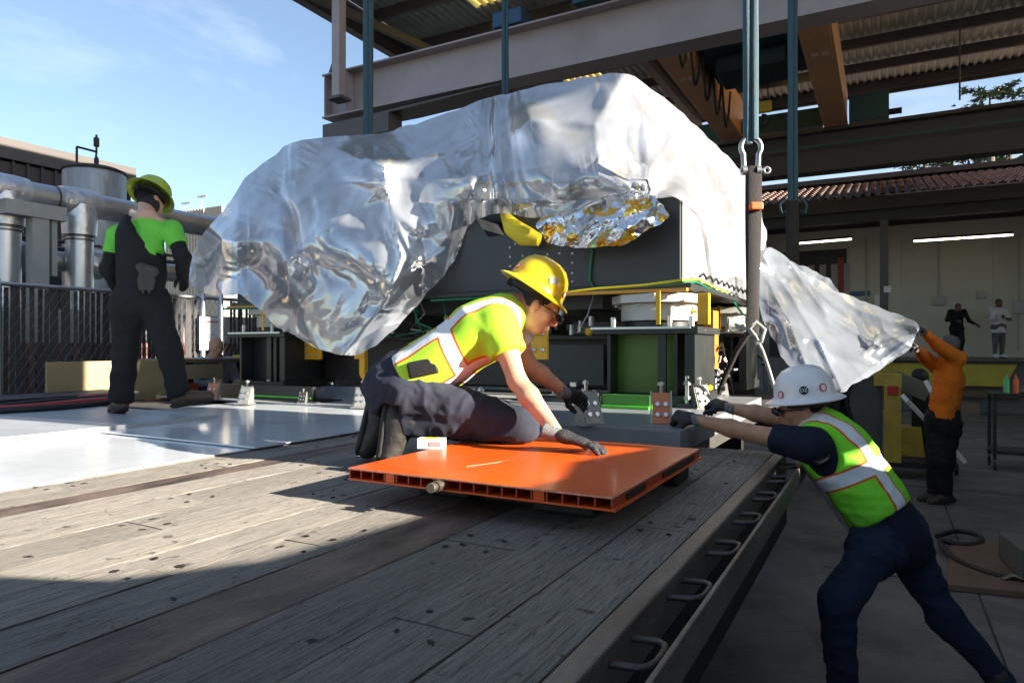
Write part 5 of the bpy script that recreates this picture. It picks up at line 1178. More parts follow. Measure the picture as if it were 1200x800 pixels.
def person(label, loc, J, mats, o):
    t = thing('person', label, 'person', loc); h = o.get('h', .0075); s = o.get('s', 1.0)
    sk, shirt, pants, boot = mats['skin'], mats['shirt'], mats['pants'], mats['boot']
    f = Vector(J['front']).normalized(); ch, wa, pe, ne = (Vector(J[k]) for k in ('chest','waist','pelvis','neck'))
    # continuous skin body
    B = Body(h); P, M = head_sdf(B, J['head'], J['hf'], J['hu'], s)
    neckbase = ne; B.cone(Vector(J['head'])-Vector(J['hu']).normalized()*.06*s-Vector(J['hf']).normalized()*.02*s, ne, .056*s, .062*s, .03)
    B.cone(ne, ch, .07*s, .13*s, .05, f, .7); B.cone(ch, wa, .15*s, .125*s, .05, f, .68); B.cone(wa, pe, .125*s, .135*s, .05, f, .72)
    for k in 'ab':
        sh, el, wr, hp, kn, an = (Vector(J[q+k]) for q in ('sh','el','wr','hp','kn','an'))
        B.cone(ne, sh, .055*s, .052*s, .04); B.cone(sh, sh.lerp(el,.45), .050*s, .051*s, .03); B.cone(sh.lerp(el,.45), el, .051*s, .040*s, .02)
        B.cone(el, el.lerp(wr,.3), .041*s, .044*s, .02); B.cone(el.lerp(wr,.3), wr, .044*s, .027*s, .02)
        B.cone(hp, kn, .070*s, .050*s, .04); B.cone(kn, an, .050*s, .035*s, .03)
    B.build('body', sk, t, relax=1)
    # hair, ears stay free
    if o.get('hair', True):
        H = Body(h); H.ell(P(0,-.016,.040), (.081*s,.098*s,.092*s), M, .01); H.ell(P(0,-.052,-.012), (.066*s,.046*s,.055*s), M, .02); H.cut(P(0,.040,.03), M @ Vector((0,1,-.35)), .2)
        for sx in (-1,1): H.ell(P(.09*sx,.0,-.02), (.03,.035,.045), M, .01, sub=True); H.build('hair', o.get('hairm', m_hair), t, relax=1, folds=.003, fscale=50)
    if o.get('glasses'):
        b = MB()
        for sx in (-1,1):
            b.tube([P(.034*sx-.026,.106,.012),P(.034*sx-.01,.112,.008),P(.034*sx+.01,.110,.008),P(.034*sx+.026,.098,.012)], [.010,.018,.018,.012], 10, flat=None)
        b.build('sunglasses', m_glass, t, smooth=60)
        b = MB()
        for sx in (-1,1): b.tube([P(.060*sx,.098,.016),P(.078*sx,.05,.018),P(.082*sx,-.005,.014)], .0035, 6)
        b.build('glasses_arm', m_black, t)
    fo = o.get('fold', .011)
    # upper garment
    S = Body(h); g = o.get('loose', 1.0)
    S.cone(ch+(ne-ch)*.45, ch, .115*s*g, .172*s*g, .06, f, .72); S.cone(ch, wa, .172*s*g, .155*s*g, .05, f, o.get('deep',.72)); S.cone(wa, wa.lerp(pe,o.get('hem',.75)), .155*s*g, .168*s*g, .05, f, .78)
    for k in 'ab':
        sh, el, wr = (Vector(J[q+k]) for q in ('sh','el','wr'))
        S.cone(ne.lerp(ch,.18), sh, .062*s*g, .066*s*g, .05)
        sl_ = o.get('sleeve', .5)
        if o.get('vest'): S.ell(sh.lerp(wa,.28)+(sh-ch).normalized()*.085, (.10,.10,.135), None, .02, sub=True); continue
        if sl_ <= 1:
            e = sh.lerp(el, sl_); S.cone(sh, e, .070*s*g, .070*s*g, .04); S.cut(e, el-sh, .16*s)
        else: S.cone(sh, el, .068*s*g, .054*s*g, .035); S.cone(el, wr, .054*s*g, .037*s, .03); S.cut(wr, wr-el, .08*s)
    ax = (ch-pe).normalized(); lat = ax.cross(f).normalized()
    if o.get('band'):
        t0, off, hemp = o['band']; p0 = npv(pe.lerp(ch, t0)); A, Lt, Fr = npv(ax), npv(lat), npv(f)
        tl = o.get('btilt', 0)
        def bandf(co):
            q = co-p0; c_ = np.abs(q @ A + tl*(q @ Fr)); lg = np.abs(np.abs(q @ Lt)-off*s); lg = np.where(np.abs(q @ Lt) > off*3, 9, lg); return np.minimum(c_, lg)
        at = {'band': bandf}
    else: at = None
    S.cut(pe.lerp(wa, 1-o.get('hem',.75))-ax*.03, -ax, .34*s)
    S.build(o.get('shirtname','shirt'), shirt, t, relax=2, folds=fo, fscale=o.get('fs', 9), fdir=o.get('fdir'), seed=o.get('seed',1), attrs=at)
    if o.get('under'):   # t-shirt under the vest
        U = Body(h); U.cone(ch+(ne-ch)*.3, ch, .13*s, .178*s, .05, f, .76); U.cone(ch, wa, .178*s, .15*s, .05, f, .76)
        for k in 'ab':
            sh, el = Vector(J['sh'+k]), Vector(J['el'+k]); U.cone(ne.lerp(ch,.3), sh, .055*s, .074*s, .05); e = sh.lerp(el, o['under'][1]); U.cone(sh, e, .076*s, .070*s, .04); U.cut(e, el-sh, .16*s)
        U.build('tshirt', o['under'][0], t, relax=2, folds=.010, fscale=14, seed=6)
    # trousers
    T = Body(h); g = o.get('pl', 1.0); T.cone(wa.lerp(pe,.45), pe, .150*s*g, .165*s*g, .05, f, .8)
    for k in 'ab':
        hp, kn, an = (Vector(J[q+k]) for q in ('hp','kn','an'))
        T.cone(pe, hp, .12*s*g, .105*s*g, .06); T.cone(hp, kn, .102*s*g, .074*s*g, .05); T.cone(kn, an, .074*s*g, .056*s*g*o.get('cuffw',1.0), .03); T.cut(an, an-kn, .13*s)
    for e in o.get('butt', []): T.ell(e[0], e[1], None, .06)
    T.build('trousers', pants, t, relax=2, folds=fo*1.7, fscale=8, seed=o.get('seed',1)+4)
    for k in 'ab':
        an, to = Vector(J['an'+k]), Vector(J['to'+k]); shn = (Vector(J['kn'+k])-an).normalized(); d = (to-an); d = (d-shn*d.dot(shn)*.0).normalized()
        up = (shn-d*shn.dot(d)).normalized(); Bt = Body(.0065); heel = an-up*.05*s-d*.03*s; tip = to
        s = o.get('bs', o.get('s', 1.0)); heel = an-up*.05*s-d*.03*s; Bt.cone(an+shn*.07*s, an-up*.02*s, .052*s, .052*s, .03); Bt.cone(heel, tip, .042*s, .040*s, .03, up, .9); Bt.cone(an.lerp(tip,.4), tip, .050*s, .042*s, .03, up, .8)
        Bt.build('boot', boot, t, relax=2, folds=.003, fscale=30)
        So = Body(.0065); sd_ = up*-.034*s; So.cone(heel+sd_-d*.01, tip+sd_*.8+d*.005, .042*s, .046*s, .01, up, .36); So.build('boot_sole', m_sole, t, relax=1)
    return t, P, M
# ---- kneeling man
K = dict(front=(RGT*.5-UP*.84), head=W(631,361,3.15), hf=RGT*.83-UP*.54-FWD*.12, hu=RGT*.54+UP*.84, neck=W(600,362,3.15), chest=W(566,388,3.14), waist=W(520,420,3.14), pelvis=W(480,446,3.16),
 sha=W(584,380,3.0), ela=W(606,446,2.92), wra=W(654,509,2.76), shb=W(598,378,3.30), elb=W(620,428,3.34), wrb=W(664,461,3.45),
 hpa=W(480,462,3.07), kna=W(610,499,2.99), ana=W(474,496,3.06), toa=W(457,533,3.06), hpb=W(474,458,3.26), knb=W(588,492,3.28), anb=W(452,488,3.30), tob=W(432,524,3.27))
tK, P_, M_ = person('kneeling man in yellow hard hat and lime striped shirt, gloved hand on the orange panel', W(520,520,3.1), K, dict(skin=m_skinK, shirt=m_vestK, pants=m_navy, boot=m_boot), dict(glasses=True, sleeve=.52, band=(.64,.122,.5), btilt=.15, hem=.78, fold=.020, seed=2, h=.007, bs=1.22, loose=1.13, pl=1.05, fdir=(K['chest']-K['pelvis']), butt=[(W(462,458,3.15),(.15,.13,.13))]))
hatK = mat('hat_yellow', (.90,.58,.01), .28, var=.05, coat=.5, dirt=.12, dirtcol=(.5,.3,.02)); hr = mat('sticker_red', (.6,.05,.04), .5); hgl = mat('sticker_grey', (.25,.28,.22), .4)
hardhat(tK, W(627,340,3.15), K['hf'], K['hu'], hatK, 1.0, ((62,.070,.021,hgl,'rect'),(20,.05,.015,hr,'ring'),(150,.045,.014,hr,'ring')))
glove(tK, K['wra'], W(700,523,2.72)-K['wra'], -UP+RGT*-.25, (2,12,10), .34, 1.15, 1, (.75,.6,.1))
glove(tK, K['wrb'], W(690,470,3.62)-K['wrb'], FWD*.2-UP*.4+RGT*.6, (35,45,30), .05, 1.0, 1)
# belt and pouch
bl = Body(.007); pw = K['pelvis'].lerp(K['waist'],.45); ax_ = (K['waist']-K['pelvis']).normalized(); bl.cone(pw-ax_*.02, pw+ax_*.02, .178,.176,.01,K['front'],.8); bl.cut(pw+ax_*.024,ax_,.4); bl.cut(pw-ax_*.024,-ax_,.4); bl.build('belt', m_leath, tK, relax=1)
MB().box(W(496,431,2.975),(.135,.05,.075),Matrix.Rotation(YAW,3,'Z') @ Matrix.Rotation(R(-12),3,'Y')).build('belt_pouch', mat('pouch_black', (.02,.02,.02), .3, var=.3), tK, bevel=.012)
ut = None and Body(.007); ut and ut.cone(W(448,427,3.13), W(470,436,3.02), .05, .045, .04, K['front'], .6); ut and ut.build('undershirt', mat('pale_undershirt', (.42,.42,.5), .8), tK, folds=.006, fscale=22) if ut else None

# ---- man in white hard hat
H = dict(front=(-RGT*.62-UP*.62+FWD*.48), head=W(938,481,3.30), hf=-RGT*.97-UP*.13+FWD*.2, hu=UP-RGT*.12, neck=W(962,494,3.28), chest=W(980,530,3.24), waist=W(1012,576,3.18), pelvis=W(1043,622,3.12),
 sha=W(950,522,3.12), ela=W(875,506,3.36), wra=W(813,491,3.55), shb=W(958,500,3.44), elb=W(900,487,3.60), wrb=W(852,477,3.76),
 hpa=W(1026,642,3.02), kna=W(981,706,2.86), ana=W(990,838,2.92), toa=W(955,862,2.86), hpb=W(1058,634,3.2), knb=W(1104,722,3.12), anb=W(1180,806,3.05), tob=W(1150,840,2.98))
tH, P_, M_ = person('man in white hard hat and green reflective vest leaning over the trailer edge', Vector((W(1040,620,3.1).x, W(1040,620,3.1).y, 0)), H, dict(skin=m_skinH, shirt=m_vestH, pants=m_denim, boot=m_boot), dict(glasses=True, vest=True, shirtname='vest', under=(m_navyshirt,.55), band=(.74,.10,.5), btilt=-.12, hem=.42, fold=.019, seed=7, loose=1.14, deep=.84, pl=1.0))
hatW = mat('hat_white', (.80,.80,.79), .3, var=.03, coat=.4, dirt=.2, dirtcol=(.5,.48,.45), dscale=14)
hardhat(tH, W(943,466,3.30), H['hf'], H['hu'], hatW, 1.0, ((-118,.052,.020,hr,'ring'),(-32,.035,.018,hr,'ring'),(-80,.050,.020,hr,'text')))
glove(tH, H['wra'], W(776,484,3.66)-H['wra'], FWD*.75-RGT*.3-UP*.5, (62,70,45), .0, 1.05, 1, (.5,.6,.5))
glove(tH, H['wrb'], W(822,467,3.9)-H['wrb'], FWD*.5-UP*.8, (40,50,35), .0, 1.0, 1)
bl = Body(.007); pw = H['pelvis'].lerp(H['waist'],.3); ax_ = (H['waist']-H['pelvis']).normalized(); bl.cone(pw-ax_*.07, pw+ax_*.05, .176,.170,.01,H['front'],.82); bl.build('shirt_tail', m_navyshirt, tH, relax=2, folds=.008, fscale=16)

# ---- man in black overalls, back view
D = 5.1
Lm = dict(front=FWD*.85+RGT*.5, head=W(177,237,D+.12), hf=FWD*.6+RGT*.45-UP*.5, hu=UP*.80+FWD*.58+RGT*.06, neck=W(172,256,D), chest=W(168,290,D), waist=W(166,322,D), pelvis=W(164,348,D),
 sha=W(137,276,D), ela=W(127,316,D-.02), wra=W(140,342,D+.2), shb=W(202,270,D), elb=W(214,302,D-.05), wrb=W(214,324,D+.22),
 hpa=W(149,358,D), kna=W(147,416,D-.02), ana=W(142,470,D), toa=W(134,480,D+.14), hpb=W(181,356,D), knb=W(198,412,D-.05), anb=W(211,463,D-.02), tob=W(243,464,D-.04))
tL, P_, M_ = person('man seen from behind in black overalls, lime t-shirt and yellow green hard hat', W(165,488,D), Lm, dict(skin=m_skinP, shirt=m_lime, pants=m_blackc, boot=m_boottan), dict(sleeve=.55, hem=.6, fold=.016, seed=11, s=.98, h=.009, pl=1.16, cuffw=1.25))
nh = Body(.009); hd = Lm['head']; nh.ell(hd-FWD*.03-UP*.03, (.078,.075,.085), None, .02); nh.build('back_hair', m_hair, tL, relax=1, folds=.002, fscale=60)
O_ = Body(.007); f_ = Lm['front'].normalized()
O_.cone(Lm['chest']+UP*.07-RGT*.02, Lm['waist'], .180, .180, .05, f_, .90); O_.cone(Lm['waist'], Lm['pelvis'], .168, .178, .05, f_, .82); O_.cone(Lm['neck']-RGT*.10-UP*.02-FWD*.02, Lm['chest']-RGT*.06-FWD*.03, .055, .10, .04, f_, 1.0)
O_.cut(W(163,266,D), (RGT*.76+UP*.65), .36); O_.cut(W(138,285,D), (RGT*-1+UP*.18), .22)
O_.build('overall_bib', m_blackc, tL, relax=1, folds=.003, fscale=10, seed=3)
for k in 'ab':
    S_ = Body(.008); sh, el, wr = (Lm[q+k] for q in ('sh','el','wr')); S_.cone(sh.lerp(el,.35), el, .060, .056, .03); S_.cone(el, wr, .056, .045, .03); S_.build('long_sleeve', m_blackc, tL, relax=2, folds=.010, fscale=16)
    glove(tL, Lm['wr'+k], FWD*.8-UP*.3+(RGT*.3 if k == 'a' else -RGT*.3), -UP, (30,40,30), 0, .95, 1)
hardhat(tL, W(177,229,D+.13), Lm['hf'], Lm['hu'], mat('hat_lime', (.38,.50,.03), .3, var=.05, coat=.4), 1.0)
gg = Body(.0055); q = W(172,318,D-.17)
for k in range(5): gg.chain([q+RGT*(.02*k-.04), q+RGT*(.026*k-.055)-UP*.07, q+RGT*(.022*k-.05)-UP*(.13+.02*(k % 2))], [.014,.013,.010], .006)
gg.cone(q+UP*.03-RGT*.04, q+UP*.0+RGT*.05, .035, .035, .02); gg.build('hanging_gloves', mat('glove_grey', (.05,.05,.045), .8, bump=.5), tL, relax=1, folds=.004, fscale=40)

# ---- man in orange shirt
D = 7.1
Om = dict(front=-RGT*.85+FWD*.5, head=W(1110,407,D), hf=-RGT*.85+FWD*.5+UP*.1, hu=UP, neck=W(1112,420,D), chest=W(1112,444,D), waist=W(1108,466,D), pelvis=W(1105,490,D),
 sha=W(1122,420,D-.1), ela=W(1098,404,D-.2), wra=W(1083,389,D-.38), shb=W(1098,430,D+.16), elb=W(1084,419,D+.0), wrb=W(1073,406,D-.45),
 hpa=W(1112,500,D-.06), kna=W(1108,540,D-.06), ana=W(1108,580,D), toa=W(1092,587,D+.02), hpb=W(1099,500,D+.08), knb=W(1096,540,D+.06), anb=W(1094,578,D+.1), tob=W(1080,584,D+.16))
tO, P_, M_ = person('man in long sleeved orange shirt holding up the end of the pulled plastic sheet', Vector((Om['pelvis'].x, Om['pelvis'].y, 0)), Om, dict(skin=m_skinP, shirt=m_orangeshirt, pants=m_blackc, boot=m_boot), dict(sleeve=2, hem=.9, fold=.018, fs=9, seed=21, h=.010, loose=1.12, pl=1.08, hairm=m_hairg, s=1.0))
for k in 'ab': glove(tO, Om['wr'+k], (Om['wr'+k]-Om['el'+k]), FWD*.3-UP*.6-RGT*.4, (50,60,40), 0, 1.0, 1, cuff=False)

# ---- men on the dock and the bald man
def stand(base, fw, H_=1.74, lean=0):
    base = Vector(base); f = Vector(fw).normalized(); l = Vector((-f.y, f.x, 0)); k = H_/1.75; p = lambda x, y, z: base+l*x*k+f*y*k+UP*z*k
    return dict(front=f, head=p(0,.03+lean,1.60), hf=f-UP*.1, hu=UP, neck=p(0,lean,1.48), chest=p(0,lean*.7,1.30), waist=p(0,lean*.3,1.10), pelvis=p(0,0,.96),
      sha=p(.18,lean,1.42), ela=p(.24,.0+lean,1.14), wra=p(.22,.12,.92), shb=p(-.18,lean,1.42), elb=p(-.24,.0+lean,1.14), wrb=p(-.22,.12,.92),
      hpa=p(.09,0,.90), kna=p(.10,.02,.49), ana=p(.10,-.01,.10), toa=p(.13,.13,.05), hpb=p(-.09,0,.90), knb=p(-.10,.02,.49), anb=p(-.10,-.01,.10), tob=p(-.13,.13,.05)), p
def smallman(label, base, fw, mats, o, tweak, H_=1.74, lean=0):
    J, p = stand(base, fw, H_, lean); tweak(J, p); o = dict(dict(h=.016, fold=.008, sleeve=2, hem=.9), **o); t, P, M = person(label, base, J, mats, o)
    for k in 'ab':
        d = (J['wr'+k]-J['el'+k]).normalized(); G = Body(.008); G.cone(J['wr'+k], J['wr'+k]+d*.07, .03, .04, .02)
        for q in range(4): G.cone(J['wr'+k]+d*.07+Vector((0,0,(q-1.5)*.018)), J['wr'+k]+d*(.15-.01*abs(q-1.5))+Vector((0,0,(q-1.5)*.022))-UP*.01, .010, .008, .006)
        G.cone(J['wr'+k]+d*.03, J['wr'+k]+d*.08+UP*.04, .012, .009, .008); G.build('hand', mats['skin'], t, relax=1)
    return t, J
m_coat = cloth('white_coat', (.62,.62,.68)); m_greyt = cloth('grey_trousers', (.12,.12,.13))
def tw(J, p):
    J['ela'] = p(.25,.10,1.14); J['wra'] = p(.0,.24,1.20); J['elb'] = p(-.25,.10,1.14); J['wrb'] = p(.02,.27,1.13)
b1 = WZ(1170,418.5,1.285); b1 = W(1170,419,19.7); b1.z = 1.285
tC, J = smallman('man in white lab coat standing with folded arms on the dock', b1, -FWD, dict(skin=m_skinD, shirt=m_coat, pants=m_greyt, boot=m_white), {}, tw)
Ct = Body(.016); Ct.cone(J['waist'], J['pelvis']-UP*.16, .17, .20, .05, J['front'], .75); Ct.cut(J['pelvis']-UP*.22, -UP, .4); Ct.build('coat_skirt', m_coat, tC, folds=.01, fscale=8)
def tw2(J, p):
    J['ela'] = p(.30,.12,1.12); J['wra'] = p(.42,.25,1.02); J['elb'] = p(-.28,.08,1.16); J['wrb'] = p(-.08,.26,1.12); J['kna'] = p(.10,.14,.52); J['head'] = p(0,.16,1.52); J['neck'] = p(0,.08,1.42)
b2_ = W(1121,418,20.2); b2_.z = 1.285
smallman('man in dark jacket stooping slightly on the dock, next to the lab coat', b2_, -FWD+RGT*-.3, dict(skin=m_skinD, shirt=m_blackc, pants=m_blackc, boot=m_boot), {}, tw2, 1.70, .05)
b3 = W(252,405,8.4); b3.z = 0
def tw3(J, p): J['wra'] = p(.18,.35,1.2); J['wrb'] = p(-.18,.35,1.2); J['ela'] = p(.24,.08,1.16); J['elb'] = p(-.24,.08,1.16)
smallman('bald man in pale blue shirt partly hidden behind the workbench', b3, -FWD*.6+RGT*.7, dict(skin=m_skinK, shirt=cloth('pale_blue_shirt', (.45,.52,.68)), pants=m_navy, boot=m_boot), dict(hair=False, h=.011), tw3, 1.78)
# ------------------------------------------------------------------ orange panel and things on the deck
m_pan = mat('orange_panel_paint', (.80,.105,.006), .36, var=.08, scale=2.5, dirt=.2, dirtcol=(.60,.12,.03), dscale=5, bump=.05, bscale=12, coat=.25)
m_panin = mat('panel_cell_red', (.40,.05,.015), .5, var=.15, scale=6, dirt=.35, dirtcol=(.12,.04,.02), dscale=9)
X0, X1, Y0, Y1 = -1.655, -.675, 1.83, 2.87; ZT, ZB = 1.222, 1.180
op = thing('orange_panel', 'orange extruded panel with open cells on black feet, lying on the plank deck', 'panel', ((X0+X1)/2, (Y0+Y1)/2, DZ))
MB().bx(X0,X1,Y0,Y1,ZT-.007,ZT).build('top_skin', m_pan, op, bevel=.002)
MB().bx(X0,X1,Y0,Y1,ZB,ZB+.006).build('bottom_skin', m_pan, op, bevel=.002)
n = 19
MB().bx(X0,X1,Y0-.0008,Y0-.0002,ZT-.0045,ZT-.001).build('worn_edge', mat('worn_edge', (.80,.42,.30), .6, var=.5, scale=60), op); MB().bx(X1+.0002,X1+.0008,Y0,Y1,ZT-.0045,ZT-.001).build('worn_edge', MATS['worn_edge'], op)
wb = box_mesh('cell_wall', .005, Y1-Y0-.012, ZT-ZB-.0135, m_panin)
for k in range(n+1): inst(wb, 'cell_wall', op, (X0+.004+(X1-X0-.008)*k/n, (Y0+Y1)/2, (ZT-.007+ZB+.006)/2))
MB().bx(X0+.01,X1-.01,Y1-.30,Y1-.28,ZB+.0065,ZT-.0075).build('cell_backing', m_panin, op)
for k in (3, 14):   # filled corner inserts
    x = X0+.004+(X1-X0-.008)*(k+.5)/n; MB().bx(x-.018,x+.018,Y0+.004,Y0+.05,ZB+.0065,ZT-.0075).build('cell_insert', m_pan, op)
for (y0,y1) in ((Y0+.12,Y0+.30),(Y0+.5,Y1-.1)): MB().bx(X1+.0005,X1+.004,y0,y1,ZB+.012,ZB+.030).build('side_slot', m_black, op)
MB().bx(X1-.001,X1+.010,Y0,Y1,ZB+.001,ZB+.008).build('side_lip', m_pan, op)
for (x, y) in ((X0+.24,Y0+.32),(X0+.52,Y0+.33),(X1-.24,Y0+.28),(X0+.12,Y1-.14),(X1-.14,Y1-.14)):
    MB().bx(x-.11,x+.11,y-.09,y+.09,DZ+.003,ZB-.001).build('foot', m_black, op, bevel=.01)
fx = X0+.40; m_fit = mat('fitting_bronze', (.22,.18,.14), .4, metal=.8, var=.3, scale=20)
b = MB()
for (a, c, r_) in ((-.002,.02,.016),(-.018,-.003,.012),(-.038,-.019,.018),(-.050,-.039,.014),(-.066,-.051,.016)):
    b.cyl((fx,Y0+a,ZB+.022),(fx,Y0+c,ZB+.022),r_,10)
b.build('hose_fitting', m_fit, op, smooth=40)
rs = random.Random(8); msc = mat('scratch_pale', (.85,.5,.35), .6)
sc_ = MB()
for k in range(70):
    x, y = rs.uniform(X0+.04,X1-.04), rs.uniform(Y0+.03,Y1-.05); a = rs.gauss(1.15,.35) if k % 3 else rs.uniform(0,3.1); ln = rs.uniform(.015,.12); cu = rs.uniform(-.4,.4); pts = []
    for t in range(5): pts.append((min(X1-.01,max(X0+.01,x)), min(Y1-.01,max(Y0+.01,y)))); x += math.cos(a)*ln/4; y += math.sin(a)*ln/4; a += cu/4
    wd = rs.uniform(.0003,.0008)
    vs = [(q[0]+s_*wd*math.sin(a), q[1]-s_*wd*math.cos(a), ZT+.0003) for q in pts for s_ in (-1,1)]; sc_.add(vs, [(2*i,2*i+1,2*i+3,2*i+2) for i in range(4)])
sc_.build('fine_scratches', mat('scratch_fine', (.86,.34,.20), .6), op, kind='stuff')
for k in range(0):
    x, y = rs.uniform(X0+.1,X1-.1), rs.uniform(Y0+.05,Y1-.1); a = R(rs.choice((60,66,-20,75))+rs.uniform(-8,8)); ln = rs.uniform(.015,.07); M = Matrix.Rotation(a,3,'Z')
    inst(box_mesh('scratch', ln, .0008, .0005, msc), 'scratch', op, (x,y,ZT+.0004), (0,0,a))
MB().box((-1.27,2.12,ZT+.0005),(.16,.0022,.0006),Matrix.Rotation(R(68),3,'Z')).build('scratch', msc, op)
c = W(506,529,2.86); c.z = ZT
bx = thing('small_box', 'small white cardboard box with a yellow thing in it, beside the kneeling knee', 'box', c)
M = Matrix.Rotation(R(20),3,'Z')
for (dx, dy, sx, sy) in ((0,-.025,.11,.003),(0,.025,.11,.003),(-.054,0,.003,.047),(.054,0,.003,.047)): MB().box(c+M@Vector((dx,dy,.021)),(sx,sy,.042),M).build('side', m_white, bx)
MB().box(c+Vector((0,0,.002)),(.105,.046,.003),M).build('bottom', m_white, bx); MB().box(c+M@Vector((-.005,0,.036)),(.06,.035,.016),M).build('yellow_content', mat('yellow_bright', (.85,.65,.02), .4), bx, bevel=.005)
MB().box(c+M@Vector((.02,-.027,.02)),(.05,.0015,.02),M).build('box_label', mat('label_grey', (.35,.33,.33), .6), bx)

# ------------------------------------------------------------------ left middle ground
m_ply = mat('plywood', (.30,.23,.12), .7, var=.2, scale=3, stretch=(1,1,4), dirt=.4, dirtcol=(.15,.10,.05), dscale=3)
a, c = WX(55,425,-6.75), WX(125,430,-6.75)
tag(MB().bx(-6.78,-6.75,a.y,c.y+.7,1.09,1.50).build('plywood_board', m_ply, None, bevel=.003), 'upright plywood board at the foot of the slatted fence', 'board')
wbn = thing('workbench', 'dark workbench with plywood top behind the man in overalls', 'bench', (-7.2,6.2,0))
MB().bx(-7.6,-6.8,4.6,8.0,1.46,1.50).build('top', mat('bench_wood', (.20,.12,.06), .6, var=.3, scale=4), wbn, bevel=.003)
for yy in (4.7,6.2,7.9): MB().bx(-6.86,-6.8,yy-.04,yy+.04,0,1.455).build('leg', m_dark, wbn); MB().bx(-7.6,-7.54,yy-.04,yy+.04,0,1.455).build('leg', m_dark, wbn)
MB().bx(-6.84,-6.80,4.65,5.4,1.28,1.44).build('drawer', m_ply, wbn); MB().bx(-7.5,-6.9,4.7,7.9,.95,.98).build('shelf', m_dark, wbn); MB().bx(-7.58,-7.55,4.6,8,.98,1.44).build('back_panel', m_dark, wbn)
tag(MB().bx(-7.3,-6.95,4.75,5.2,.985,1.22).build('toolbox', mat('toolbox_orange', (.6,.10,.02), .5), None, bevel=.02), 'orange toolbox on the shelf under the workbench', 'toolbox')
tag(MB().bx(-7.25,-6.95,5.9,6.9,1.503,1.53).build('level_tool', mat('yellow_bright', (.85,.65,.02), .4), None, bevel=.004), 'long yellow level lying on the workbench', 'level')
st = thing('hose_stack', 'flat stack of black mats and red hoses at the left edge of the bed', 'hoses', (-6.1,2.6,DZ+.044))
for k, (rx, mm) in enumerate(((.0,m_black),(.05,mat('hose_red', (.35,.03,.02), .4)),(.12,m_black),(.17,MATS['hose_red']))):
    pts = [Vector((-5.75-.10*k+.10*math.sin(t*1.3+k), 1.2+.30*t, DZ+.07+.012*k)) for t in range(9)]; MB().tube(pts, .024, 8).build('hose', mm, st, smooth=60)
for k in range(4): MB().box((-6.25-.02*k,2.75+.05*k,DZ+.055+.022*k),(.55,2.0,.016),R(2*k-3)).build('mat', m_black if k % 2 else m_dark, st, bevel=.003)

# ------------------------------------------------------------------ right side middle ground
m_ycol = mat('yellow_column_paint', (.50,.38,.05), .5, var=.15, scale=4, dirt=.5, dirtcol=(.15,.12,.05), dscale=5); m_greyeq = mat('grey_equipment', (.10,.11,.10), .5, var=.2, scale=4)
lf = thing('yellow_lift', 'dull yellow and grey gantry lift leg on a dark base', 'lift', W(1045,535,8.5))
def fac(px0, px1, y0, y1, d, th, nm, m, par, bev=.005):
    """box whose front faces -Y, from pixel extents at distance d"""
    a, c_ = W(px0,y1,d), W(px1,y0,d); return MB().bx(a.x, a.x+(px1-px0)/800*d*1.1, a.y, a.y+th, max(0,a.z), c_.z).build(nm, m, par, bevel=bev)
fac(1036,1052,452,541,8.5,.18,'column', m_ycol, lf); fac(1024,1050,438,452,8.6,.3,'head_box', m_ycol, lf); fac(1054,1084,500,536,9.2,.4,'base_box', m_ycol, lf); fac(1024,1100,538,545,8.6,.5,'base_plate', m_dark, lf)
fac(1040,1050,452,462,8.45,.03,'red_tag', mat('tag_red', (.5,.03,.02), .5), lf)
eq = thing('control_cabinet', 'tall dark grey control cabinet behind the white hard hat', 'cabinet', W(1008,540,9.0))
fac(995,1026,440,541,9.0,.5,'body', m_greyeq, eq, .01); fac(1008,1018,461,476,8.97,.01,'notice', m_white, eq)
fac(960,994,425,541,9.6,.6,'body', m_dark, eq, .01)
MB().tube([W(1000,441,8.95),W(992,470,8.9),W(1000,500,8.9),W(996,530,8.9)],.02,6).build('cable', m_black, eq, smooth=60)
for k, (px, py, r_) in enumerate(((962,440,.12),(975,455,.16),(1078,440,.10))):
    p = W(px,py,9.3); t = thing('gear_case', ('rounded black gear case','larger rounded black gear case','small black motor')[k]+' in the clutter behind the pulled plastic', 'machine part', p); MB().lathe([(.02,-.15),(r_,-.13),(r_,.1),(r_*.6,.14),(.02,.15)], p, Matrix.Rotation(R(90),3,'X'), 16).build('case', m_dark, t, smooth=40); MB().box(p-Vector((0,0,p.z/2)),(.2,.2,p.z)).build('stand', m_dark, t)
tag(MB().box(W(1068,452,9.0),(.42,.3,.22),Matrix.Rotation(R(25),3,'Y')).build('parts_box', mat('khaki_box', (.16,.15,.10), .7), None, bevel=.01), 'small khaki box lying tilted among the clutter left of the orange shirt', 'box')
# leaning barrier boards, white with an orange stripe
for k, (p0, p1, lab) in enumerate(((W(1060,466,8.2), W(1128,538,8.4), 'white barrier board leaning behind the orange shirted man, the lower one'), (W(1088,452,8.3), W(1112,500,8.5), 'white barrier board with an orange stripe leaning upright, the higher one'))):
    t = thing('barrier_board', lab, 'barrier', (p1.x,p1.y,max(0,p1.z))); MB().beam(p0, p1, .05, .17 if k == 0 else .26, None, (0,1,0)).build('board', m_white, t, bevel=.004)
    d = (p1-p0)
    if k: MB().beam(p0+d*.15-Vector((0,.03,0)), p0+d*.75-Vector((0,.03,0)), .02, .09, None, (0,1,0)).build('stripe', mat('stripe_orange', (.7,.13,.02), .5), t)
    else: MB().beam(p0+d*.1-Vector((0,.03,0)), p0+d*.95-Vector((0,.03,0)), .02, .035, None, (0,1,0)).build('groove', m_dark, t)
    for q in (.3,.8): MB().beam(p0+d*q+Vector((0,.03,0)), Vector(((p0+d*q).x+.1,(p0+d*q).y+.5,0)), .04,.04).build('brace', m_dark, t)
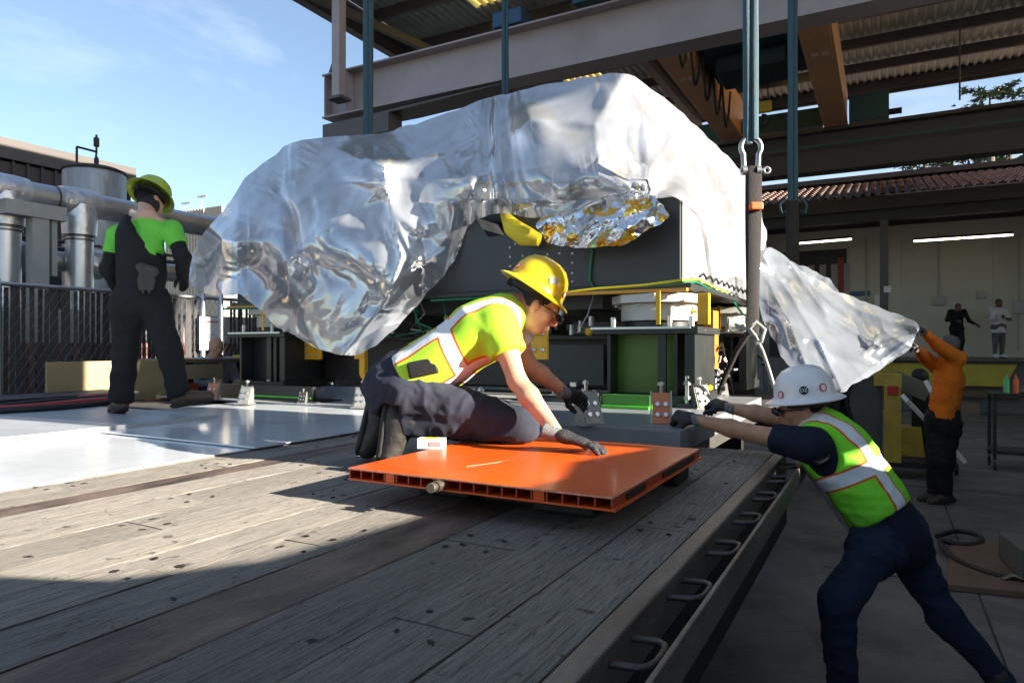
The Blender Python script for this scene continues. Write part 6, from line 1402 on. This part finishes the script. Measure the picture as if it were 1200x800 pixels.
# cart
cp = W(1182,552,8.9); cp.z = 0
ct = thing('tool_cart', 'black two shelf tool cart at the right edge', 'cart', cp)
cx, cy = cp.x+.22, cp.y+.35
for z in (.22,.98): 
    MB().bx(cx-.38,cx+.5,cy-.3,cy+.3,z,z+.045).build('shelf', m_blackp if False else m_black, ct, bevel=.01)
for sx in (-.36,.46):
    for sy in (-.27,.27):
        MB().bx(cx+sx-.02,cx+sx+.02,cy+sy-.02,cy+sy+.02,.14,.979).build('leg', m_black, ct); MB().cyl((cx+sx-.015,cy+sy,.06),(cx+sx+.015,cy+sy,.06),.06,14).build('caster', m_tyre, ct, smooth=40)
b = MB(); b.bx(cx-.1,cx+.25,cy-.2,cy+.15,1.03,1.10); tag(b.build('tool_case', m_greyeq, None, bevel=.01), 'dark flat tool case on the black cart', 'case')
for k,(dx,mm,l_) in enumerate(((-.22,mat('can_green',(.1,.5,.15),.4),'green spray can on the black cart'),(-.12,MATS['stripe_orange'],'red topped bottle on the black cart'))):
    MB2 = MB().lathe([(.035,0),(.035,.17),(.012,.2),(.012,.24)], (cx+dx,cy-.18,1.026), n=12); tag(MB2.build('spray_can' if k == 0 else 'bottle', mm, None, smooth=40), l_, 'can' if k == 0 else 'bottle')
# ground clutter: board, box, hose
p0, p1, p2, p3 = WZ(1110,692,0), WZ(1240,705,0), WZ(1230,640,0), WZ(1112,645,0)
b = MB(); b.add([(p.x,p.y,.004) for p in (p0,p1,p2,p3)]+[(p.x,p.y,.045) for p in (p0,p1,p2,p3)], [(3,2,1,0),(4,5,6,7),(0,1,5,4),(1,2,6,5),(2,3,7,6),(3,0,4,7)])
tag(b.build('ground_board', mat('brown_board', (.17,.11,.075), .75, var=.3, scale=4, dirt=.4), None, bevel=.004), 'brown plywood sheet lying on the ground at the right edge', 'board')
q = WZ(1195,672,.05); tag(MB().box((q.x+.16,q.y+.12,.16),(.42,.5,.2),R(8)).build('dark_case', m_greyeq, None, bevel=.01), 'dark open topped case standing on the brown board', 'case')
hz = thing('black_hose', 'black hose looped on the ground beside the brown board', 'hose', WZ(1130,640,0))
pts = [WZ(x_,y_,.05) for x_,y_ in ((1098,628),(1120,622),(1145,626),(1150,634),(1130,638),(1105,634),(1104,640),(1120,655),(1150,668),(1180,676),(1230,684))]
sm = []
for i in range(len(pts)-1):
    p_, a_, b_, n_ = pts[max(i-1,0)], pts[i], pts[i+1], pts[min(i+2,len(pts)-1)]
    for s_ in range(5):
        t = s_/5; sm.append(.5*((2*a_)+(b_-p_)*t+(2*p_-5*a_+4*b_-n_)*t*t+(3*a_-p_-3*b_+n_)*t**3))
MB().tube(sm, .022, 8).build('hose', m_black, hz, smooth=60)
q = WZ(1175,678,.05); tag(MB().tube([q, q+Vector((.06,.02,.03)), q+Vector((.13,.0,.01))], [.012,.02,.008], 7).build('metal_clip', m_fit, None, smooth=50), 'small pale metal clip lying on the brown board', 'clip')
b = W(1085,560,8); 
# things on the dock floor behind
q = W(1140,458,19.3); 
for k,(px,py,wd_) in enumerate(((1150,480,.5),(1138,484,.35))):
    p = WZ(px,py+2,0); tag(MB().bx(p.x-wd_/2,p.x+wd_/2,p.y,p.y+.4,0,.36-.08*k).build('cardboard_box', mat('cardboard', (.22,.15,.10), .8), None, bevel=.01), ('larger','smaller')[k]+' brown cardboard box on the ground below the yellow dock plate', 'box')
# ------------------------------------------------------------------ added blockers beyond the right edge, shaped to throw the long shade
yd = thing('long_shade_blocker', 'long tarp added to shade the deck, off to the right', 'shade blocker', (2.3,2,0))  # invented solid; its top profile is shaped to give the deck's shade edge
MB().prism([(-4.5,0.12),(-4.5,3.5),(.70,3.5),(.98,2.42),(1.18,2.22),(1.45,2.15),(2.2,2.11),(2.5,2.14),(3.05,2.08),(3.35,1.9),(3.62,1.66),(7.7,1.55),(7.8,2.4),(9.1,2.4),(9.1,.12)], 'x', 1.7, 2.9).build('blocker', mat('blocker_grey', (.16,.17,.16), .7, var=.2, scale=3), yd, bevel=.03)
for yy in (-4,-1,2,5,8): MB().bx(1.75,2.85,yy-.3,yy+.3,0,.118).build('blocker_base', m_ply, yd)
rk = thing('shade_band_blocker', 'tall rack of slabs, added to shade the white sheets, beside the long tarp covered stack, off to the right', 'occluder', (2.2,3.9,0))  # invented band of slabs, added to shade the white sheets and overalls man
for k in range(12): MB().bx(1.7,3.0,3.14,4.40,2.22+.27*k,2.22+.27*k+.25).build('blocker_slab', m_ply, rk)
for yy in (3.09,4.45): MB().bx(3.02,3.1,yy-.04,yy+.04,0,5.5).build('post', m_dark, rk)
sb = thing('yard_shade_blocker', 'tall dark building block added beyond the right edge to shade the yard', 'building', (12,15,0))  # unseen block added to shade the ground towards the dock
MB().bx(10,14,9.6,20,0,10.5).build('wall', m_dkside, sb); MB().bx(9.8,14.2,9.5,20.1,10.5,10.8).build('roof', m_rooft, sb)
